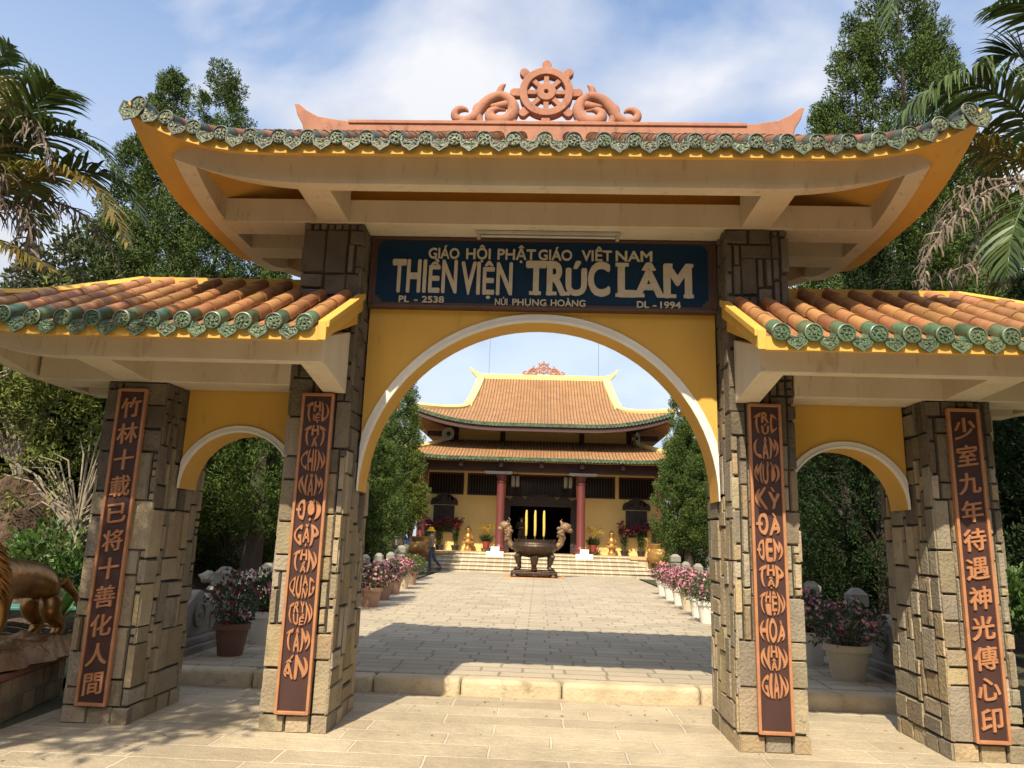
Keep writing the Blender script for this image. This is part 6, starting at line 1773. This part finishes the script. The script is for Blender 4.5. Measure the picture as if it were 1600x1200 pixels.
conifer('dark trunked conifer behind the left balustrade, seen through the left side arch', (-5.05, 6.9, 0.1), [(0, 0, 6.6, 1.35, 330), (-0.8, 0.3, 5.6, 1.0, 170), (0.9, 0.2, 5.4, 0.8, 130)], 'con_a', 7, leaf=0.10, wd=0.028, per=84, bare=1.25, trunk_r=0.17, tuft=0.28)
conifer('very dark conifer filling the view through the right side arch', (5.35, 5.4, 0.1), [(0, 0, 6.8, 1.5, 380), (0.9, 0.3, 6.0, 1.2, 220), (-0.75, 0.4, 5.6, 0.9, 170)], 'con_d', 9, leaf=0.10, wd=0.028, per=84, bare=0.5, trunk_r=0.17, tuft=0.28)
conifer('dark conifer at the right edge beyond the rightmost pillar', (7.4, 4.6, 0.1), [(0, 0, 5.6, 1.5, 330), (1.2, 0.2, 5.2, 1.3, 220)], 'con_d', 13, leaf=0.11, wd=0.032, per=75, bare=0.4, tuft=0.30)
# clipped junipers flanking the hall
conifer('tall dark juniper on the left of the courtyard, tallest of the left group', (-5.55, 22.0, 0.1), [(0.32, 0, 7.6, 0.72, 230), (0.5, -0.1, 6.2, 0.62, 130), (-0.3, 0, 6.6, 0.8, 170)], 'con_a', 15, bare=1.3, leaf=0.12, wd=0.038, per=75, tuft=0.29, pw=0.45)
conifer('broad dark green juniper beside the left central pillar, nearest of the left group', (-5.25, 16.2, 0.1), [(0, 0, 5.0, 0.75, 230), (0.45, 0.2, 4.3, 0.6, 140), (-0.7, 0, 4.6, 0.8, 150)], 'con_a', 16, leaf=0.12, wd=0.036, per=75, tuft=0.29, pw=0.45)
conifer('yellowish green juniper partly covering a red column of the hall', (-5.15, 21.8, 0.1), [(0.38, 0, 4.6, 0.50, 170), (0.62, -0.1, 3.5, 0.42, 100)], 'con_c', 17, leaf=0.12, wd=0.038, per=70, tuft=0.25, bare=1.95, pw=0.4)
conifer('slender tall juniper behind the right end of the hall roof', (5.55, 23.2, 0.1), [(0, 0, 8.1, 0.70, 220), (0.5, 0, 7.0, 0.6, 140)], 'con_b', 18, leaf=0.12, wd=0.038, per=72, tuft=0.29, pw=0.45)
conifer('broad bright green juniper on the right of the courtyard before the hall', (5.12, 19.6, 0.1), [(0, 0, 5.9, 0.85, 270), (-0.45, -0.1, 5.0, 0.68, 170), (0.7, 0, 5.4, 0.8, 180)], 'con_a', 19, leaf=0.12, wd=0.038, per=76, tuft=0.30, pw=0.40, bare=1.2)

# trees on the bank at the left and behind everything
bushy('pale olive tree with whitish leaves behind the left palm', (-9.6, 8.2, 1.8), [(0, 0, 4.6, 1.5, 1.2, 1.6), (1.1, 0.2, 3.4, 1.1, 1.0, 1.3), (-1.0, 0, 3.6, 1.2, 1.0, 1.3)], 'olive', 21, leaf=0.16, wd=0.07, per=40, n=170, trunk_h=2.4, tuft=0.32, barkm='bark_pale')
bushy('green feathery tree on the earth bank at the left edge', (-8.6, 5.6, 1.7), [(0, 0, 2.6, 1.4, 1.0, 1.2), (0.9, -0.2, 1.7, 0.9, 0.8, 0.8), (-1.2, 0.3, 2.2, 1.1, 0.9, 1.1)], 'con_c', 22, leaf=0.12, wd=0.032, per=66, n=170, trunk_h=1.3, tuft=0.27, barkm='bark_pale', twigs=16)
bushy('green bushy tree directly above the ridge of the left side roof', (-6.9, 6.4, 0.9), [(0, 0, 3.5, 1.3, 1.0, 1.3), (0.9, 0.3, 2.6, 0.9, 0.8, 0.9), (-0.9, 0, 2.5, 1.0, 0.9, 1.0)], 'con_a', 23, leaf=0.12, wd=0.034, per=66, n=170, trunk_h=1.6, tuft=0.28, barkm='bark_pale', twigs=14)
bushy('nearly leafless shrub of pale dry branches on the earth bank', (-6.9, 4.7, 0.9), [(0.1, 0, 1.5, 0.9, 0.7, 0.9), (0.7, 0.2, 1.1, 0.6, 0.5, 0.6), (-0.8, 0.1, 1.2, 0.7, 0.6, 0.6)], 'con_c', 25, leaf=0.09, wd=0.03, per=30, n=34, trunk_h=0.9, trunk_r=0.036, tuft=0.17, barkm='bark_pale', twigs=22, cat='shrub', name='dry_shrub')
bushy('leafy tree on the bank behind the bronze lion', (-10.8, 6.6, 2.2), [(0, 0, 1.9, 1.5, 1.1, 1.4), (-1.2, 0.3, 1.5, 1.0, 0.9, 0.9)], 'leaf', 24, leaf=0.14, wd=0.06, per=44, n=150, trunk_h=1.0, tuft=0.30, barkm='bark_pale')
bg = [(-13.5, 15, 7.5, 'con_a', 'rounded far tree beyond the left bank'), (-9.0, 17, 8.0, 'con_d', 'dark far tree left of the hall'), (-7.2, 13, 5.6, 'con_a', 'green tree behind the left balustrade, left of the junipers'), (-8.4, 25, 8.0, 'con_b', 'far bluish tree beside the left wall of the hall'),
      (8.4, 25, 8.2, 'con_b', 'far bluish tree beside the right wall of the hall'), (7.4, 13, 6.0, 'con_d', 'dark tree behind the right balustrade'), (10.5, 16, 8.5, 'con_d', 'dark far tree beyond the right pillar'), (12.0, 10, 8.0, 'con_a', 'green tree far at the right edge'), (-16, 9, 7.0, 'olive', 'pale tree far at the left edge'),
      (9.3, 6.0, 6.4, 'con_d', 'dark tree beyond the right palm'), (-14, 26, 10, 'con_d', 'dark far tree at the back left'), (14, 26, 10, 'con_d', 'dark far tree at the back right')]
for i, (x, y, h, mm, lb) in enumerate(bg):
    bushy(lb, (x, y, 0.1 if x > 0 else 1.0), [(0, 0, h*0.55, h*0.26, h*0.24, h*0.40), (h*0.16, 0, h*0.40, h*0.18, h*0.16, h*0.28), (-h*0.17, 0.1, h*0.42, h*0.18, h*0.16, h*0.30)], mm, 40+i, leaf=0.20, wd=0.09, per=36, n=190, trunk_h=h*0.3, trunk_r=0.14, tuft=0.42)
for i, (x, y, h) in enumerate(((-13, -17, 9.5), (-6.5, -19, 10.5), (0.5, -20, 10), (7, -19, 10.5), (13, -16, 9.5), (-15, -9, 8), (14.5, -8, 8))):  # unseen trees added to cut sky and ground fill on the gate
    bushy(['broad dark tree left of the forecourt entrance, behind the viewer', 'tall dark tree second from the left behind the viewer', 'dark tree facing the gate from across the forecourt', 'tall dark tree second from the right behind the viewer', 'broad dark tree right of the forecourt entrance, behind the viewer',
           'dark tree beside the forecourt on the far left', 'dark tree beside the forecourt on the far right'][i], (x, y, 0.0), [(0, 0, h*0.5, h*0.34, h*0.28, h*0.48), (h*0.2, 0, h*0.32, h*0.2, h*0.2, h*0.3)], 'con_d', 80+i, leaf=0.45, wd=0.25, per=26, n=200, trunk_h=h*0.3, trunk_r=0.2, tuft=0.6)
# a leafy tree to the left of the camera throws the dappled shade on the left pillar and the paving
bushy('tall leafy tree left of the forecourt, casting dappled shade on the paving', (-6.3, -6.2, 0.0), [(1.1, 1.0, 7.5, 1.3, 1.3, 1.1), (1.8, 1.5, 5.7, 0.8, 0.9, 0.7), (0.3, 2.4, 7.0, 1.0, 1.0, 0.8), (0.2, 0.6, 6.4, 1.1, 1.0, 0.8)], 'leaf', 61, leaf=0.15, wd=0.07, per=26, n=125, trunk_h=4.5, trunk_r=0.12, tuft=0.30)

bushy('low bright green shrub on the earth bank above the lion', (-6.35, 3.3, 0.4), [(0, 0, 0.75, 0.42, 0.4, 0.42), (0.3, 0.1, 0.5, 0.3, 0.3, 0.3)], 'leaf_light', 71, leaf=0.10, wd=0.055, per=22, n=60, trunk_h=0.3, trunk_r=0.03, tuft=0.14, cat='shrub', name='leafy_shrub', twigs=5)
bushy('small green shrub beside the rightmost pillar', (5.55, 3.0, 0.2), [(0.1, 0, 0.85, 0.30, 0.3, 0.35)], 'leaf_light', 72, leaf=0.10, wd=0.05, per=22, n=60, trunk_h=0.4, trunk_r=0.03, tuft=0.14, cat='shrub', name='leafy_shrub', twigs=5)
def agave(label, loc, m, seed):
    rng = random.Random(seed); t = thing('agave_plant', label, 'plant', loc)
    b = MB()
    for k in range(16):
        a = k*2.4; el = rng.uniform(0.35, 1.2); l = rng.uniform(0.45, 0.7)
        d = Vector((math.cos(a)*math.cos(el), math.sin(a)*math.cos(el), math.sin(el))); s_ = Vector((-math.sin(a), math.cos(a), 0))
        p = [Vector((0, 0, 0.02))+d*l*u+Vector((0, 0, -0.12*u*u)) for u in (0, .35, .7, 1)]; w_ = (0.03, 0.045, 0.03, 0.002)
        V = []
        for q, ww in zip(p, w_): V += [q-s_*ww, q+s_*ww]
        b.add(V, [(2*i, 2*i+1, 2*i+3, 2*i+2) for i in range(3)])
    b.build('leaves', M[m], t, recalc=False)
agave('spiky light green agave rising behind the back of the lion', (-5.1, 1.75, 0.55), 'leaf_light', 3)

# ------------------------------------------------------------------ palms
def frond(p0, p1, p2, m, parent, seed, ll=0.55, droop=0.5, n=52, wd=0.034, curl=0.0):
    rng = np.random.default_rng(seed)
    p0, p1, p2 = (np.array(p, float) for p in (p0, p1, p2))
    c1 = 2*p1-0.5*(p0+p2)
    f = lambda t: (1-t)**2*p0+2*t*(1-t)*c1+t*t*p2
    fd = lambda t: 2*(1-t)*(c1-p0)+2*t*(p2-c1)
    ra = MB(); ra.tube([tuple(f(t)) for t in np.linspace(0, 1, 14)], list(np.linspace(0.026, 0.004, 14)), 6)
    stem = ra.build('rachis', M[m], parent)
    T = np.linspace(0.10, 1.0, n); Vs, Fs, off = [], [], 0
    for sd in (-1, 1):
        t = np.clip(T+rng.uniform(-.006, .006, n), 0, 1)[:, None]
        P = f(t); Tn = unit(fd(t)); S = unit(np.cross(Tn, np.array([0, 0, 1.0]))+1e-4); U = np.cross(S, Tn)
        L_ = ll*np.power(np.sin(np.clip(t*0.9+0.10, 0, 1)*math.pi), 0.55)*rng.uniform(0.85, 1.1, (n, 1))
        D = unit(Tn*(0.45+0.55*t)+sd*S*0.85+U*0.25+0.12*rng.normal(size=(n, 3)))
        segs = 5; prev = None; q = P.copy(); Q = [P]
        for k in range(segs):
            D = unit(D+np.array([0, 0, -droop])*(0.25+0.35*k)*0.55+curl*0.45*rng.normal(size=(n, 3)))
            q = q+D*L_/segs; Q.append(q)
        W = [0.45, 1.0, 1.0, 0.8, 0.5, 0.06]
        Wd = unit(np.cross(unit(Q[2]-Q[0]), U+0.25*rng.normal(size=(n, 3))))
        rows = np.stack([np.stack([Q[k]-Wd*wd*0.5*W[k], Q[k]+Wd*wd*0.5*W[k]], 1) for k in range(segs+1)], 1)   # n, segs+1, 2, 3
        V = rows.reshape(-1, 3); b_ = np.arange(n)[:, None]*(segs+1)*2
        k = np.arange(segs)[None, :]*2
        Fq = np.stack([b_+k, b_+k+1, b_+k+3, b_+k+2], -1).reshape(-1, 4)
        Vs.append(V); Fs.append(Fq+off); off += len(V)
    fast_mesh('leaflets', np.concatenate(Vs), np.concatenate(Fs), M[m], stem)
    return stem
def palm(label, loc, height, fr, seed):
    t = thing('palm_tree', label, 'palm', loc)
    tr = MB(); hh = height-loc[2]
    tr.tube([(0, 0, -0.1), (0.02, 0, hh*0.5), (0, 0, hh)], [0.13, 0.105, 0.10], 12); tr.tube([(0, 0, hh*0.86), (0, 0, hh+0.1)], [0.11, 0.06], 10); tr.build('trunk', M['palm_trunk'], t)
    o = np.array(loc)
    for i, (kind, p0, p1, p2) in enumerate(fr):
        m, ll, dr, cu, wd = {'g': ('palm_green', 0.66, 0.32, 0.0, 0.042), 'y': ('palm_yellow', 0.58, 0.5, 0.05, 0.036), 'd': ('palm_dead', 0.46, 1.5, 0.8, 0.024), 'h': ('palm_green', 0.95, 0.80, 0.0, 0.046)}[kind]
        s = frond(np.array(p0)-o, np.array(p1)-o, np.array(p2)-o, m, t, seed+i, ll, dr, {'g': 64, 'y': 60, 'd': 46, 'h': 84}[kind], wd, cu)
        s.name = 'frond'
    return t
palm('shaggy palm with green, yellow and dead fronds at the left edge', (-7.3, 2.0, 0.1), 5.2, [
    ('g', (-7.27, 2.0, 5.38), (-7.26, 1.9, 6.64), (-6.89, 1.8, 7.58)), ('g', (-7.27, 2.0, 5.38), (-6.98, 2.1, 6.59), (-6.86, 2.2, 7.51)), ('g', (-7.27, 2.0, 5.38), (-6.51, 1.8, 6.59), (-5.85, 1.5, 6.75)),
    ('g', (-7.26, 2.0, 5.34), (-6.30, 1.9, 6.38), (-5.22, 1.8, 5.85)), ('y', (-7.24, 2.0, 5.25), (-5.90, 1.8, 5.81), (-4.82, 1.6, 4.75)), ('d', (-7.25, 2.0, 5.29), (-6.50, 1.7, 6.44), (-5.78, 1.5, 5.57)),
    ('g', (-7.24, 2.0, 5.25), (-5.95, 2.1, 6.01), (-5.0, 2.2, 5.30)), ('d', (-7.23, 2.0, 5.16), (-6.12, 2.2, 5.58), (-5.24, 2.3, 4.60)), ('y', (-7.22, 2.0, 5.12), (-6.54, 1.8, 4.88), (-5.75, 1.7, 4.50)),
    ('d', (-7.22, 2.0, 5.12), (-6.37, 1.9, 5.35), (-6.27, 1.8, 4.24)), ('y', (-7.27, 2.0, 5.38), (-6.83, 1.7, 6.0), (-6.68, 1.5, 6.92)), ('g', (-7.3, 2.0, 5.38), (-7.9, 1.8, 6.5), (-8.7, 1.7, 6.1)), ('g', (-7.3, 2.0, 5.38), (-7.4, 2.9, 6.4), (-7.6, 3.8, 5.8)), ('d', (-7.2, 2.0, 5.2), (-6.6, 1.6, 5.7), (-6.3, 1.3, 5.0))], 100)
palm('large palm at the right edge with green arching and dead hanging fronds', (6.2, 2.0, 0.1), 5.95, [
    ('h', (6.17, 2.0, 6.07), (5.25, 1.9, 7.15), (4.13, 1.8, 6.56)), ('g', (6.17, 2.0, 6.07), (6.18, 1.9, 7.99), (5.22, 1.7, 8.0)), ('g', (6.17, 2.0, 6.07), (6.10, 2.3, 7.83), (5.60, 2.6, 7.48)),
    ('y', (6.16, 2.0, 5.99), (5.28, 2.2, 6.51), (4.18, 2.4, 6.74)), ('d', (6.15, 2.0, 5.90), (4.99, 1.6, 5.60), (4.05, 1.2, 4.60)), ('d', (6.14, 2.0, 5.82), (5.20, 1.8, 5.0), (4.10, 1.6, 4.52)),
    ('d', (6.14, 2.0, 5.82), (4.95, 2.0, 5.80), (4.35, 1.9, 4.40)), ('y', (6.14, 2.0, 5.82), (5.63, 2.0, 5.17), (5.28, 2.0, 4.61)), ('g', (6.16, 2.0, 5.99), (5.34, 1.5, 5.40), (4.95, 1.3, 4.50)),
    ('g', (6.2, 2.0, 6.07), (7.1, 1.9, 7.2), (8.2, 1.8, 6.6)), ('g', (6.2, 2.0, 6.07), (6.5, 3.0, 7.2), (6.6, 4.2, 6.8)), ('d', (6.1, 2.0, 5.8), (5.5, 2.3, 5.6), (5.0, 2.6, 4.6))], 140)
# a taller palm stands just outside the frame: only the tip of one frond hangs into the picture
palm('tall palm whose single frond tip hangs in at the top right', (5.9, 1.5, 0.1), 9.6, [
    ('g', (5.9, 1.5, 9.7), (4.62, 1.5, 9.05), (3.98, 1.4, 7.55)), ('g', (5.9, 1.5, 9.7), (6.9, 1.4, 10.3), (7.9, 1.3, 9.5)), ('g', (5.9, 1.5, 9.7), (5.7, 2.4, 10.6), (5.5, 3.3, 10.4)), ('g', (5.9, 1.5, 9.7), (6.2, 1.0, 10.8), (6.5, 0.5, 11.6))], 170)
# dark foliage hanging over the outer end of the right side roof
bushy('conifer branch with drooping dark sprays at the outer end of the right roof', (6.0, -1.0, 0.0), [(-1.75, 0.1, 2.95, 0.34, 0.3, 0.16), (-1.0, 0.3, 3.3, 0.5, 0.4, 0.3)], 'con_a', 91, leaf=0.09, wd=0.03, per=40, n=60, trunk_h=2.2, trunk_r=0.10, tuft=0.15)

# a few dry leaves blown over the forecourt
n_ = 130; rg = np.random.default_rng(8)
P = np.stack([rg.uniform(-4.1, 4.1, n_), np.concatenate([rg.uniform(-3.6, 1.6, n_//2), rg.uniform(0.9, 1.62, n_-n_//2)]), np.full(n_, 0.008)], 1)
D = rand_dir(n_, rg)*np.array([1, 1, 0.12])
V, Fq = leaf_quads(P, D, np.array([0, 0, 1.0])+0.3*rand_dir(n_, rg), rg.uniform(0.02, 0.055, n_), rg.uniform(0.01, 0.022, n_))
V[:, 2] = np.maximum(V[:, 2], 0.006)
M['dryleaf'] = mat('dry fallen leaf', (0.22, 0.13, 0.05), (0.13, 0.08, 0.035), rough=0.9, island=0.5)
o = fast_mesh('fallen_leaves', V, Fq, M['dryleaf']); o['kind'] = 'stuff'; tag(o, 'scattered dry leaves on the granite forecourt slabs', 'leaves')
